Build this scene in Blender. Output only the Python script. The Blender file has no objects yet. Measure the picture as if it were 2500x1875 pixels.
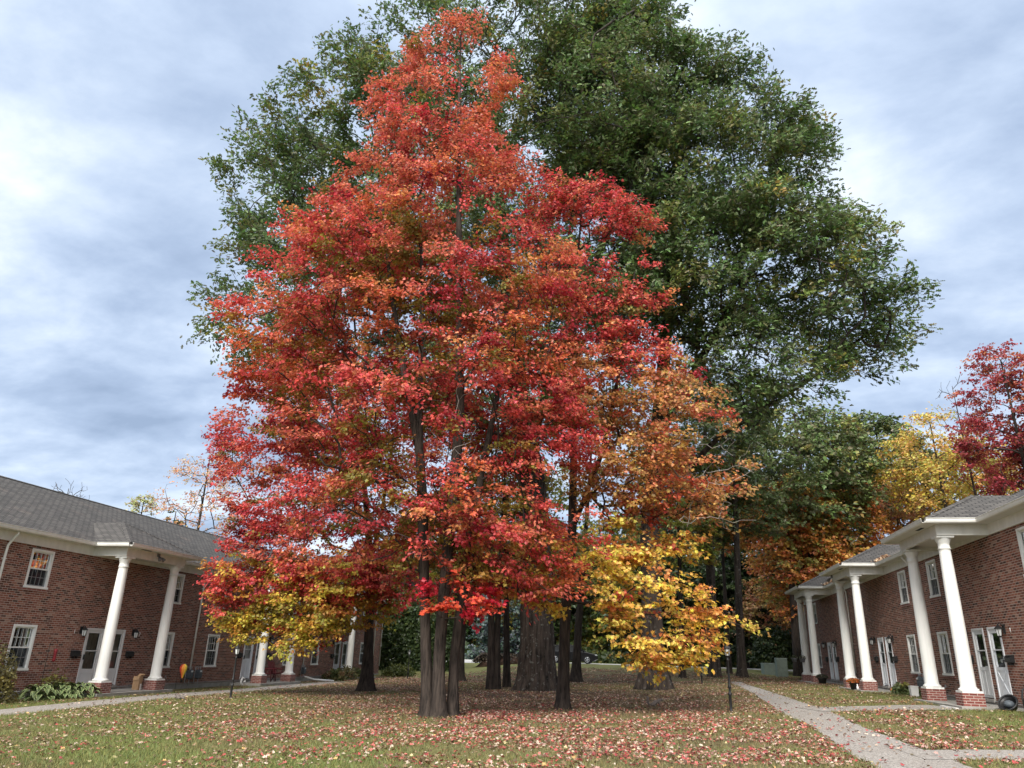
import bpy, bmesh, math, random
import numpy as np
from mathutils import Vector, Matrix, noise as mnoise

S = bpy.context.scene
COL = S.collection
rad = math.radians

# ------------------------------------------------------------------ camera
CAM_Z = 1.4
PITCH, ROLL, YAW, FPX = rad(20.235), rad(1.713), rad(-11.505), 1786.8
def cam_axes():
    B = np.array([[1, 0, 0], [0, 0, -1], [0, 1, 0.]])
    cy, sy = math.cos(YAW), math.sin(YAW); Ry = np.array([[cy, -sy, 0], [sy, cy, 0], [0, 0, 1]])
    cp, sp = math.cos(PITCH), math.sin(PITCH); Rx = np.array([[1, 0, 0], [0, cp, sp], [0, -sp, cp]])
    cr, sr = math.cos(ROLL), math.sin(ROLL); Rz = np.array([[cr, -sr, 0], [sr, cr, 0], [0, 0, 1]])
    return Rz @ Rx @ B @ Ry
CM = cam_axes()
cd = bpy.data.cameras.new("camera"); cam = bpy.data.objects.new("camera", cd); COL.objects.link(cam)
cd.sensor_width = 36.0; cd.lens = FPX / 2500 * 36; cd.clip_start = 0.1; cd.clip_end = 2000
m = Matrix.Identity(4)
for i in range(3):
    m[i][0], m[i][1], m[i][2] = CM[0][i], -CM[1][i], -CM[2][i]
m[2][3] = CAM_Z
cam.matrix_world = m
S.camera = cam

# ------------------------------------------------------------------ render settings
S.view_settings.view_transform = 'Standard'
S.view_settings.look = 'None'
S.view_settings.exposure = 0.92
S.view_settings.gamma = 1.0
S.view_settings.use_curve_mapping = False
S.render.engine = 'CYCLES'
cy_ = S.cycles
cy_.max_bounces = 6; cy_.diffuse_bounces = 3; cy_.glossy_bounces = 2; cy_.transmission_bounces = 4
cy_.transparent_max_bounces = 6; cy_.caustics_reflective = False; cy_.caustics_refractive = False
cy_.use_denoising = True

# ------------------------------------------------------------------ world: overcast sky
SUN_EL, SUN_AZ = rad(40), rad(186)          # azimuth from +Y, clockwise (behind the camera)
W = bpy.data.worlds.new("World"); S.world = W; W.use_nodes = True
wn, wl = W.node_tree.nodes, W.node_tree.links
wn.clear()
def N(tree, t, **kw):
    n = tree.nodes.new(t)
    for k, v in kw.items(): setattr(n, k, v)
    return n
def math_node(tree, op, a, b=None, c=None, clamp=False):
    n = tree.nodes.new('ShaderNodeMath'); n.operation = op; n.use_clamp = clamp
    for i, x in enumerate((a, b, c)):
        if x is None: continue
        if isinstance(x, (int, float)): n.inputs[i].default_value = x
        else: tree.links.new(x, n.inputs[i])
    return n.outputs[0]
def ramp_node(tree, fac, stops):
    n = tree.nodes.new('ShaderNodeValToRGB'); e = n.color_ramp.elements
    while len(e) > 1: e.remove(e[-1])
    e[0].position = stops[0][0]; e[0].color = (*stops[0][1], 1)
    for p, c in stops[1:]:
        q = e.new(p); q.color = (*c, 1)
    tree.links.new(fac, n.inputs[0])
    return n.outputs[0]
def mix_rgb(t, fac, a, b, mode='MIX'):
    n = N(t, 'ShaderNodeMix', data_type='RGBA', blend_type=mode)
    for i, x in ((0, fac), (6, a), (7, b)):
        if isinstance(x, (int, float)): n.inputs[i].default_value = x
        elif isinstance(x, tuple): n.inputs[i].default_value = (*x, 1)
        else: t.links.new(x, n.inputs[i])
    return n.outputs[2]
wt = W.node_tree
out = N(wt, 'ShaderNodeOutputWorld')
sky = N(wt, 'ShaderNodeTexSky'); sky.sky_type = 'NISHITA'; sky.sun_disc = False
sky.sun_elevation = SUN_EL; sky.sun_rotation = SUN_AZ
bg_sky = N(wt, 'ShaderNodeBackground'); bg_sky.inputs[1].default_value = 0.10
wl.new(sky.outputs[0], bg_sky.inputs[0])
tc = N(wt, 'ShaderNodeTexCoord'); sep = N(wt, 'ShaderNodeSeparateXYZ'); wl.new(tc.outputs['Generated'], sep.inputs[0])
zz = math_node(wt, 'MAXIMUM', sep.outputs[2], 0.0)
den = math_node(wt, 'ADD', zz, 0.22)
px = math_node(wt, 'DIVIDE', sep.outputs[0], den); py = math_node(wt, 'DIVIDE', sep.outputs[1], den)
cmb = N(wt, 'ShaderNodeCombineXYZ'); wl.new(px, cmb.inputs[0]); wl.new(py, cmb.inputs[1])
mp = N(wt, 'ShaderNodeMapping'); wl.new(cmb.outputs[0], mp.inputs[0])
mp.inputs['Rotation'].default_value = (0, 0, rad(28)); mp.inputs['Scale'].default_value = (1.15, 1.5, 1)
mp.inputs['Location'].default_value = (3.1, 1.7, 0)
n1 = N(wt, 'ShaderNodeTexNoise'); wl.new(mp.outputs[0], n1.inputs['Vector'])
n1.inputs['Scale'].default_value = 2.1; n1.inputs['Detail'].default_value = 9; n1.inputs['Roughness'].default_value = 0.56
n1.inputs['Distortion'].default_value = 0.15
n2 = N(wt, 'ShaderNodeTexNoise'); wl.new(cmb.outputs[0], n2.inputs['Vector'])
n2.inputs['Scale'].default_value = 0.9; n2.inputs['Detail'].default_value = 3
mix = math_node(wt, 'ADD', math_node(wt, 'MULTIPLY', n1.outputs[0], 0.72), math_node(wt, 'MULTIPLY', n2.outputs[0], 0.28))
cl = ramp_node(wt, mix, [(0.33, (0.235, 0.305, 0.43)), (0.43, (0.315, 0.395, 0.535)), (0.50, (0.40, 0.485, 0.625)), (0.57, (0.51, 0.59, 0.705)), (0.65, (0.67, 0.73, 0.805)), (0.75, (0.92, 0.94, 0.96))])
# an overcast sky is brightest overhead
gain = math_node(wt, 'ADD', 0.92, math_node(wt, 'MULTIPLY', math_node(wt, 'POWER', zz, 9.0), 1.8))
sund = N(wt, 'ShaderNodeVectorMath', operation='DOT_PRODUCT'); wl.new(tc.outputs['Generated'], sund.inputs[0])
sund.inputs[1].default_value = (math.sin(SUN_AZ) * math.cos(SUN_EL), math.cos(SUN_AZ) * math.cos(SUN_EL), math.sin(SUN_EL))
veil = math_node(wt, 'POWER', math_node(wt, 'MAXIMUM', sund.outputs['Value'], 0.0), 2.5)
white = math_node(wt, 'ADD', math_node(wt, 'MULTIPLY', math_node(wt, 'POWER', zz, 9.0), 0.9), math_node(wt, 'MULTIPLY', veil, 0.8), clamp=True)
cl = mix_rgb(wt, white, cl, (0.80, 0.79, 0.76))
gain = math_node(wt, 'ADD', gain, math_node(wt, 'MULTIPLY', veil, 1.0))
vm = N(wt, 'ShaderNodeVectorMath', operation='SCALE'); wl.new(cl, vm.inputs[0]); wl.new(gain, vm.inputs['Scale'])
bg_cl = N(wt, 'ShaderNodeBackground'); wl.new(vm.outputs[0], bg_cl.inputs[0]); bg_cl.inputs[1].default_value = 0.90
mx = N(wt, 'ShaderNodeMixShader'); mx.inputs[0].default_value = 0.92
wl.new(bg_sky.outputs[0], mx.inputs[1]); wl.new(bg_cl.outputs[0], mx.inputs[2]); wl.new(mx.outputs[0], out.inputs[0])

# ------------------------------------------------------------------ sun (soft, behind thin cloud)
sd = bpy.data.lights.new("sun", 'SUN'); sd.energy = 2.7; sd.angle = rad(25); sd.color = (1.0, 0.95, 0.87)
sun = bpy.data.objects.new("sun", sd); COL.objects.link(sun)
to_sun = Vector((math.sin(SUN_AZ) * math.cos(SUN_EL), math.cos(SUN_AZ) * math.cos(SUN_EL), math.sin(SUN_EL)))
sun.rotation_euler = to_sun.to_track_quat('Z', 'Y').to_euler()

# ------------------------------------------------------------------ ground height
def sm(a, b, x):
    t = np.clip((x - a) / (b - a), 0, 1); return t * t * (3 - 2 * t)
def gz(x, y):
    g = np.interp(x, [-60, -20, -8, 0, 7, 12, 60], [-.55, -.50, -.2, .0, .26, .33, .5])
    st = 44 + 9 * (1 - sm(-17, -9, x)) + 8 * sm(4, 9, x)
    return g + (0.75 - g) * sm(st, st + 20, y)

# ------------------------------------------------------------------ materials
def new_mat(name):
    M = bpy.data.materials.new(name); M.use_nodes = True
    t = M.node_tree; b = t.nodes['Principled BSDF']
    return M, t, b
def obj_noise(t, scale, detail=4, rough=0.55, stretch=None, coord='Object'):
    c = N(t, 'ShaderNodeTexCoord'); v = c.outputs[coord]
    if stretch:
        mp = N(t, 'ShaderNodeMapping'); mp.inputs['Scale'].default_value = stretch; t.links.new(v, mp.inputs[0]); v = mp.outputs[0]
    n = N(t, 'ShaderNodeTexNoise'); t.links.new(v, n.inputs['Vector'])
    n.inputs['Scale'].default_value = scale; n.inputs['Detail'].default_value = detail; n.inputs['Roughness'].default_value = rough
    return n.outputs[0]
def bump(t, b, height, strength=0.4, dist=0.01):
    n = N(t, 'ShaderNodeBump'); n.inputs['Strength'].default_value = strength; n.inputs['Distance'].default_value = dist
    t.links.new(height, n.inputs['Height']); t.links.new(n.outputs[0], b.inputs['Normal'])
def plain(name, c, rough=0.6, var=0.12, scale=6.0, metal=0.0, spec=0.4, bmp=0.0, stretch=None):
    M, t, b = new_mat(name)
    f = obj_noise(t, scale, 5, 0.6, stretch)
    lo = tuple(x * (1 - var) for x in c); hi = tuple(min(1, x * (1 + var)) for x in c)
    t.links.new(ramp_node(t, f, [(0.3, lo), (0.7, hi)]), b.inputs['Base Color'])
    b.inputs['Roughness'].default_value = rough; b.inputs['Metallic'].default_value = metal
    b.inputs['Specular IOR Level'].default_value = spec
    if bmp: bump(t, b, obj_noise(t, scale * 6, 4), bmp)
    return M
def brick_mat(name, palette, mortar, w=0.215, h=0.0715, ms=0.010):
    M, t, b = new_mat(name)
    uv = N(t, 'ShaderNodeUVMap')
    br = N(t, 'ShaderNodeTexBrick'); t.links.new(uv.outputs[0], br.inputs[0])
    br.inputs['Color1'].default_value = (0, 0, 0, 1); br.inputs['Color2'].default_value = (1, 1, 1, 1); br.inputs['Mortar'].default_value = (0.5, 0.5, 0.5, 1)
    br.inputs['Scale'].default_value = 1.0; br.inputs['Mortar Size'].default_value = ms; br.inputs['Mortar Smooth'].default_value = 0.2
    br.inputs['Bias'].default_value = 0.0; br.inputs['Brick Width'].default_value = w; br.inputs['Row Height'].default_value = h
    br.offset = 0.5
    col = ramp_node(t, br.outputs[0], palette)
    fine = N(t, 'ShaderNodeTexNoise'); t.links.new(uv.outputs[0], fine.inputs['Vector']); fine.inputs['Scale'].default_value = 40; fine.inputs['Detail'].default_value = 5
    col = mix_rgb(t, 0.5, col, ramp_node(t, fine.outputs[0], [(0.3, (0.32, 0.32, 0.32)), (0.72, (0.72, 0.70, 0.68))]), 'OVERLAY')
    big = N(t, 'ShaderNodeTexNoise'); t.links.new(uv.outputs[0], big.inputs['Vector']); big.inputs['Scale'].default_value = 0.9; big.inputs['Detail'].default_value = 6
    # pale weathering bloom in patches
    bl = ramp_node(t, big.outputs[0], [(0.58, (0, 0, 0)), (0.78, (0.30, 0.30, 0.30))])
    col = mix_rgb(t, bl, col, (0.34, 0.25, 0.21))
    col = mix_rgb(t, br.outputs['Fac'], col, mortar)
    t.links.new(col, b.inputs['Base Color']); b.inputs['Roughness'].default_value = 0.85; b.inputs['Specular IOR Level'].default_value = 0.25
    hgt = math_node(t, 'SUBTRACT', math_node(t, 'MULTIPLY', fine.outputs[0], 0.3), br.outputs['Fac'])
    bump(t, b, hgt, 0.7, 0.008)
    return M
MAT = {}
MAT['brick'] = brick_mat('brick', [(0.0, (0.058, 0.030, 0.025)), (0.20, (0.115, 0.043, 0.030)), (0.42, (0.178, 0.060, 0.040)), (0.66, (0.218, 0.075, 0.048)), (0.86, (0.255, 0.102, 0.068)), (1.0, (0.30, 0.195, 0.15))], (0.36, 0.285, 0.24))
MAT['pier_brick'] = brick_mat('pier_brick', [(0.0, (0.13, 0.035, 0.030)), (0.5, (0.19, 0.055, 0.045)), (1.0, (0.24, 0.085, 0.07))], (0.42, 0.33, 0.29))
MAT['shingle'] = brick_mat('shingle', [(0.0, (0.066, 0.062, 0.059)), (0.5, (0.086, 0.081, 0.077)), (1.0, (0.112, 0.104, 0.097))], (0.022, 0.021, 0.020), w=0.32, h=0.155, ms=0.021)
MAT['trim'] = plain('white_trim', (0.72, 0.71, 0.67), 0.55, 0.10, 3.5, stretch=(1, 1, 0.4))
MAT['column'] = plain('column_paint', (0.77, 0.77, 0.74), 0.5, 0.09, 5, bmp=0.12, stretch=(1.5, 1.5, 0.12))
MAT['frame'] = plain('window_frame_paint', (0.74, 0.74, 0.71), 0.45, 0.05, 3)
MAT['soffit'] = plain('soffit_paint', (0.62, 0.60, 0.56), 0.6, 0.06, 2)
MAT['door'] = plain('door_paint', (0.60, 0.61, 0.61), 0.4, 0.04, 2)
MAT['doorwhite'] = plain('white_door_paint', (0.74, 0.76, 0.78), 0.4, 0.04, 2)
MAT['concrete'] = plain('concrete', (0.30, 0.285, 0.26), 0.9, 0.22, 3, bmp=0.3)
MAT['black'] = plain('black_metal', (0.018, 0.018, 0.019), 0.45, 0.3, 8)
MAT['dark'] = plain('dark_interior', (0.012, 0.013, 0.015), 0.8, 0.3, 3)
MAT['curtain'] = plain('curtain', (0.42, 0.42, 0.42), 0.9, 0.25, 9, stretch=(1, 9, 0.3))
MAT['blind'] = plain('inner_door', (0.36, 0.36, 0.34), 0.7, 0.12, 4)
MAT['steel'] = plain('galvanised_steel', (0.34, 0.35, 0.36), 0.45, 0.2, 10, metal=0.6)
MAT['meter'] = plain('meter_grey', (0.085, 0.10, 0.115), 0.6, 0.25, 9)
MAT['green_box'] = plain('utility_green', (0.17, 0.21, 0.18), 0.6, 0.15, 4)
MAT['lampglass'] = plain('frosted_glass', (0.62, 0.64, 0.63), 0.2, 0.05, 5)
MAT['card'] = plain('cardboard', (0.36, 0.23, 0.13), 0.85, 0.12, 5)
MAT['red'] = plain('red_paint', (0.17, 0.010, 0.015), 0.5, 0.25, 6)
MAT['dkred'] = plain('dark_red_wood', (0.10, 0.010, 0.014), 0.6, 0.25, 6)
MAT['white'] = plain('white_plastic', (0.80, 0.79, 0.77), 0.4, 0.05, 4)
MAT['grey'] = plain('grey_plastic', (0.16, 0.16, 0.17), 0.6, 0.15, 4)
MAT['pot'] = plain('dark_pot', (0.02, 0.019, 0.018), 0.6, 0.3, 6)
MAT['pumpkin'] = plain('pumpkin', (0.45, 0.20, 0.07), 0.6, 0.2, 8)
MAT['fur'] = plain('squirrel_fur', (0.12, 0.10, 0.09), 0.95, 0.45, 28)
MAT['furpale'] = plain('pale_fur', (0.42, 0.36, 0.32), 0.95, 0.2, 28)
MAT['carpaint'] = plain('car_paint', (0.006, 0.006, 0.008), 0.3, 0.1, 3, spec=0.4)
MAT['rubber'] = plain('rubber', (0.012, 0.012, 0.012), 0.8, 0.2, 6)
MAT['alloy'] = plain('alloy', (0.45, 0.46, 0.48), 0.3, 0.1, 6, metal=0.8)
MAT['rock'] = plain('tan_stucco', (0.42, 0.27, 0.19), 0.85, 0.12, 0.5)
def glass_mat():
    M, t, b = new_mat('window_glass')
    t.nodes.remove(b); o = t.nodes['Material Output']
    tr = N(t, 'ShaderNodeBsdfTransparent'); tr.inputs[0].default_value = (0.86, 0.89, 0.90, 1)
    gl = N(t, 'ShaderNodeBsdfGlossy'); gl.inputs['Roughness'].default_value = 0.03; gl.inputs[0].default_value = (0.9, 0.92, 0.95, 1)
    fr = N(t, 'ShaderNodeFresnel'); fr.inputs[0].default_value = 1.52
    f = math_node(t, 'ADD', math_node(t, 'MULTIPLY', fr.outputs[0], 1.1), 0.03, clamp=True)
    mx = N(t, 'ShaderNodeMixShader'); t.links.new(f, mx.inputs[0]); t.links.new(tr.outputs[0], mx.inputs[1]); t.links.new(gl.outputs[0], mx.inputs[2])
    t.links.new(mx.outputs[0], o.inputs[0])
    return M
MAT['glass'] = glass_mat()
def screen_mat():
    M, t, b = new_mat('window_screen')
    t.nodes.remove(b); o = t.nodes['Material Output']
    tr = N(t, 'ShaderNodeBsdfTransparent'); df = N(t, 'ShaderNodeBsdfDiffuse'); df.inputs[0].default_value = (0.045, 0.05, 0.055, 1)
    mx = N(t, 'ShaderNodeMixShader'); mx.inputs[0].default_value = 0.5
    t.links.new(tr.outputs[0], mx.inputs[1]); t.links.new(df.outputs[0], mx.inputs[2]); t.links.new(mx.outputs[0], o.inputs[0])
    return M
MAT['screen'] = screen_mat()
def leaf_mat(name, transl=0.35, rough=0.5, spec=0.35):
    M, t, b = new_mat(name)
    at = N(t, 'ShaderNodeAttribute'); at.attribute_name = 'col'
    t.links.new(at.outputs['Color'], b.inputs['Base Color'])
    b.inputs['Roughness'].default_value = rough; b.inputs['Specular IOR Level'].default_value = spec
    tl = N(t, 'ShaderNodeBsdfTranslucent'); t.links.new(at.outputs['Color'], tl.inputs[0])
    mx = N(t, 'ShaderNodeMixShader'); mx.inputs[0].default_value = transl
    t.links.new(b.outputs[0], mx.inputs[1]); t.links.new(tl.outputs[0], mx.inputs[2]); t.links.new(mx.outputs[0], t.nodes['Material Output'].inputs[0])
    return M
MAT['leaf'] = leaf_mat('autumn_leaf', 0.40, 0.45, 0.45)
MAT['oakleaf'] = leaf_mat('oak_leaf', 0.30, 0.42, 0.38)
MAT['litter'] = leaf_mat('fallen_leaf', 0.08, 0.6)
MAT['grass'] = leaf_mat('grass_blade', 0.3, 0.6)
def bark_mat(name, dark, light, scale=9, stretch=(1, 1, 0.16), bs=0.8, bd=0.03, lichen=None):
    M, t, b = new_mat(name)
    f = obj_noise(t, scale, 6, 0.62, stretch)
    g = obj_noise(t, 2.2, 4)
    c = ramp_node(t, f, [(0.36, dark), (0.62, light)])
    c = mix_rgb(t, ramp_node(t, g, [(0.35, (0, 0, 0)), (0.75, (0.45, 0.45, 0.45))]), c, tuple(x * 1.35 for x in light))
    if lichen:
        q = obj_noise(t, 7, 3)
        c = mix_rgb(t, ramp_node(t, q, [(0.60, (0, 0, 0)), (0.68, (0.5, 0.5, 0.5))]), c, lichen)
    t.links.new(c, b.inputs['Base Color']); b.inputs['Roughness'].default_value = 0.92; b.inputs['Specular IOR Level'].default_value = 0.2
    bump(t, b, f, bs, bd)
    return M
MAT['maple_bark'] = bark_mat('maple_bark', (0.008, 0.0065, 0.006), (0.058, 0.045, 0.037), 15, (1, 1, 0.12), 1.0, 0.04)
MAT['oak_bark'] = bark_mat('oak_bark', (0.006, 0.005, 0.0045), (0.068, 0.052, 0.042), 8, (1, 1, 0.10), 1.0, 0.05, (0.2, 0.2, 0.18))
MAT['twig'] = bark_mat('twig_bark', (0.020, 0.016, 0.014), (0.060, 0.048, 0.042), 6)
MAT['pale_twig'] = bark_mat('pale_twig_bark', (0.16, 0.14, 0.125), (0.30, 0.27, 0.245), 6)

# ------------------------------------------------------------------ mesh builder
class MB:
    def __init__(s): s.v = []; s.f = []; s.uv = []; s.smooth = []
    def face(s, pts, uv=None, smooth=False):
        i = len(s.v); s.v.extend(tuple(p) for p in pts); s.f.append(tuple(range(i, i + len(pts))))
        if uv is None:
            a, b, c = (Vector(pts[k]) for k in (0, 1, 2)); n = (b - a).cross(c - a)
            if len(pts) > 3 and n.length < 1e-9: n = (c - a).cross(Vector(pts[3]) - a)
            ax = max(range(3), key=lambda k: abs(n[k]))
            uv = [((p[1], p[2]), (p[0], p[2]), (p[0], p[1]))[ax] for p in pts]
        s.uv.append(uv); s.smooth.append(smooth)
    def box(s, x0, x1, y0, y1, z0, z1):
        if x0 > x1: x0, x1 = x1, x0
        if y0 > y1: y0, y1 = y1, y0
        c = [(x, y, z) for z in (z0, z1) for y in (y0, y1) for x in (x0, x1)]
        for q in ((0, 2, 3, 1), (4, 5, 7, 6), (0, 1, 5, 4), (1, 3, 7, 5), (3, 2, 6, 7), (2, 0, 4, 6)): s.face([c[k] for k in q])
    def rings(s, rings, caps=True, smooth=True):
        n = len(rings[0]); i = len(s.v)
        for r in rings: s.v.extend(tuple(p) for p in r)
        u = [0.0]
        for a, b in zip(rings, rings[1:]): u.append(u[-1] + (Vector(b[0]) - Vector(a[0])).length)
        for j in range(len(rings) - 1):
            for k in range(n):
                k2 = (k + 1) % n
                s.f.append((i + j * n + k, i + j * n + k2, i + (j + 1) * n + k2, i + (j + 1) * n + k))
                s.uv.append([(k / n, u[j]), ((k + 1) / n, u[j]), ((k + 1) / n, u[j + 1]), (k / n, u[j + 1])]); s.smooth.append(smooth)
        if caps:
            for j, order in ((0, -1), (len(rings) - 1, 1)):
                s.f.append(tuple(i + j * n + k for k in range(n))[::order]); s.uv.append([(0, 0)] * n); s.smooth.append(False)
    def tube(s, pts, radii, n=6, caps=True):
        pts = [Vector(p) for p in pts]
        if isinstance(radii, (int, float)): radii = [radii] * len(pts)
        rings = []; ref = None
        for j, p in enumerate(pts):
            d = (pts[min(j + 1, len(pts) - 1)] - pts[max(j - 1, 0)])
            if d.length < 1e-9: d = Vector((0, 0, 1))
            d.normalize()
            if ref is None: ref = Vector((1, 0, 0)) if abs(d.x) < 0.8 else Vector((0, 1, 0))
            ref = (ref - d * ref.dot(d)); ref = ref.normalized() if ref.length > 1e-6 else d.orthogonal().normalized()
            b = d.cross(ref)
            rings.append([p + (ref * math.cos(2 * math.pi * k / n) + b * math.sin(2 * math.pi * k / n)) * radii[j] for k in range(n)])
        s.rings(rings, caps)
    def lathe(s, prof, c, n=16, caps=True, smooth=True):
        s.rings([[(c[0] + r * math.cos(2 * math.pi * k / n), c[1] + r * math.sin(2 * math.pi * k / n), c[2] + z) for k in range(n)] for r, z in prof], caps, smooth)
    def ball(s, c, r, n=10, squash=(1, 1, 1)):
        prof = [(math.sin(math.pi * j / n), -math.cos(math.pi * j / n)) for j in range(n + 1)]
        s.rings([[(c[0] + max(a, 0.02) * r * squash[0] * math.cos(2 * math.pi * k / 12), c[1] + max(a, 0.02) * r * squash[1] * math.sin(2 * math.pi * k / 12), c[2] + b * r * squash[2]) for k in range(12)] for a, b in prof])
    def build(s, name, mat, parent=None, org=(0, 0, 0), recalc=True):
        me = bpy.data.meshes.new(name)
        me.from_pydata([(p[0] - org[0], p[1] - org[1], p[2] - org[2]) for p in s.v], [], s.f)
        ul = me.uv_layers.new(name='UVMap')
        flat = np.array([c for u in s.uv for p in u for c in p], dtype=np.float32)
        ul.data.foreach_set('uv', flat)
        me.polygons.foreach_set('use_smooth', np.array(s.smooth, dtype=bool))
        if recalc and len(s.f) < 20000:
            bm = bmesh.new(); bm.from_mesh(me); bmesh.ops.recalc_face_normals(bm, faces=bm.faces); bm.to_mesh(me); bm.free()
        me.materials.append(MAT[mat] if isinstance(mat, str) else mat)
        o = bpy.data.objects.new(name, me); COL.objects.link(o)
        if parent is not None: o.parent = parent
        else: o.location = org
        return o
def tag(o, label, cat, group=None, kind=None):
    if label: o['label'] = label
    if cat: o['category'] = cat
    if group: o['group'] = group
    if kind: o['kind'] = kind
    return o
class Thing:
    """an Empty at the base of a thing; parts carry coordinates relative to it"""
    def __init__(s, name, label, cat, loc, group=None):
        s.org = tuple(float(c) for c in loc)
        s.o = bpy.data.objects.new(name, None); COL.objects.link(s.o); s.o.location = s.org; s.o.empty_display_size = 0.3
        tag(s.o, label, cat, group)
    def part(s, mb, name, mat, parent=None, label=None, recalc=True):
        o = mb.build(name, mat, parent or s.o, s.org, recalc)
        if label: o['label'] = label
        return o
def single(mb, name, mat, label, cat, loc, group=None, kind=None):
    o = mb.build(name, mat, None, tuple(float(c) for c in loc)); tag(o, label, cat, group, kind); return o

# ------------------------------------------------------------------ leaves
SHAPES = {
    'maple': [(0, 0), (-0.05, 0.22), (0.16, 0.50), (0.30, 0.25), (0.56, 0.48), (0.62, 0.17), (1, 0)],
    'oak': [(0, 0), (0.2, 0.22), (0.32, 0.07), (0.52, 0.36), (0.62, 0.10), (0.82, 0.24), (1, 0)],
    'round': [(0, 0), (0.12, 0.28), (0.45, 0.42), (0.8, 0.28), (1, 0)],
    'kite': [(0, 0), (0.38, 0.40), (1, 0)],
    'blade': [(0, 0), (0.3, 0.06), (1, 0)],
}
def leaves(name, C, Tn, Nn, size, cols, shape, mat, parent=None, org=(0, 0, 0), fold=0.25):
    """C centres (n,3), Tn tip direction, Nn normal, size (n,), cols (n,3): every leaf two faces folded on its midrib"""
    C = np.asarray(C, float) - np.array(org); n = len(C)
    Tn = Tn / (np.linalg.norm(Tn, axis=1, keepdims=True) + 1e-9)
    B = np.cross(Nn, Tn); B /= (np.linalg.norm(B, axis=1, keepdims=True) + 1e-9); Nn = np.cross(Tn, B)
    half = np.array(SHAPES[shape]); k = len(half)
    V = np.zeros((n, 2 * k, 3)); sz = np.asarray(size)[:, None]
    for j, (u, v) in enumerate(half):
        for sgn, off in ((1, 0), (-1, k)):
            V[:, off + j] = C + sz * (Tn * (u - 0.4) + B * (sgn * v) + Nn * (fold * v - 0.12 * u * u))
    me = bpy.data.meshes.new(name)
    me.vertices.add(n * 2 * k); me.vertices.foreach_set('co', V.reshape(-1).astype(np.float32))
    idx = np.arange(n * 2 * k).reshape(n, 2, k); idx[:, 1] = idx[:, 1, ::-1]
    me.loops.add(n * 2 * k); me.loops.foreach_set('vertex_index', idx.reshape(-1).astype(np.int32))
    me.polygons.add(n * 2); me.polygons.foreach_set('loop_start', (np.arange(n * 2) * k).astype(np.int32))
    me.update(calc_edges=True)
    at = me.attributes.new('col', 'FLOAT_COLOR', 'FACE')
    cc = np.ones((n * 2, 4), np.float32); cc[:, :3] = np.repeat(np.clip(cols, 0, 1), 2, axis=0)
    at.data.foreach_set('color', cc.reshape(-1))
    me.materials.append(MAT[mat])
    o = bpy.data.objects.new(name, me); COL.objects.link(o)
    if parent is not None: o.parent = parent
    else: o.location = org
    return o
def unit(a): return a / (np.linalg.norm(a, axis=-1, keepdims=True) + 1e-9)
def fnoise(p, s): return mnoise.noise(Vector((p[0] * s, p[1] * s, p[2] * s)))
# ------------------------------------------------------------------ ground, paths
RNG = np.random.default_rng(7)
def smooth_noise(x, y, s, seed=0.0):
    return np.array([mnoise.noise(Vector((a * s, b * s, seed))) for a, b in zip(np.ravel(x), np.ravel(y))]).reshape(np.shape(x))
def bare(x, y):
    """how far the turf has given way to earth and litter (0 lawn, 1 bare)"""
    g = np.exp(-(((x + 4) / 7.5) ** 2 + ((y - 27) / 9) ** 2) ** 1.5)
    g2 = 0.75 * np.exp(-(((x + 13) / 5) ** 2 + ((y - 37) / 8) ** 2)) + 0.55 * np.exp(-(((x - 1.5) / 5) ** 2 + ((y - 30) / 16) ** 2))
    g2 = np.maximum(g2, 0.7 * np.exp(-(((x + 5) / 11) ** 2 + ((y - 50) / 9) ** 2)))
    return np.clip(np.maximum(g, g2) + 0.25 * np.exp(-((y - 13) / 4.0) ** 2) * np.exp(-((x - 0.5) / 4) ** 2), 0, 1)
xs = sorted(set([-500, -300, -180, -120, -90, -75] + list(range(-60, 41)) + [50, 65, 90, 140, 220, 400, 550]))
ys = sorted(set([-60, -40, -20, -10, -5] + list(range(0, 91)) + [95, 100, 110, 125, 150, 200, 300, 450, 700]))
X, Y = np.meshgrid(np.array(xs, float), np.array(ys, float))
Z = gz(X, Y)
gv = np.stack([X, Y, Z], -1).reshape(-1, 3); nx = len(xs)
gf = [(j * nx + i, j * nx + i + 1, (j + 1) * nx + i + 1, (j + 1) * nx + i) for j in range(len(ys) - 1) for i in range(nx - 1)]
me = bpy.data.meshes.new('ground'); me.from_pydata(gv.tolist(), [], gf)
me.polygons.foreach_set('use_smooth', np.ones(len(gf), bool))
a_ = me.attributes.new('bare', 'FLOAT', 'POINT'); a_.data.foreach_set('value', bare(gv[:, 0], gv[:, 1]).astype(np.float32))
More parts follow.
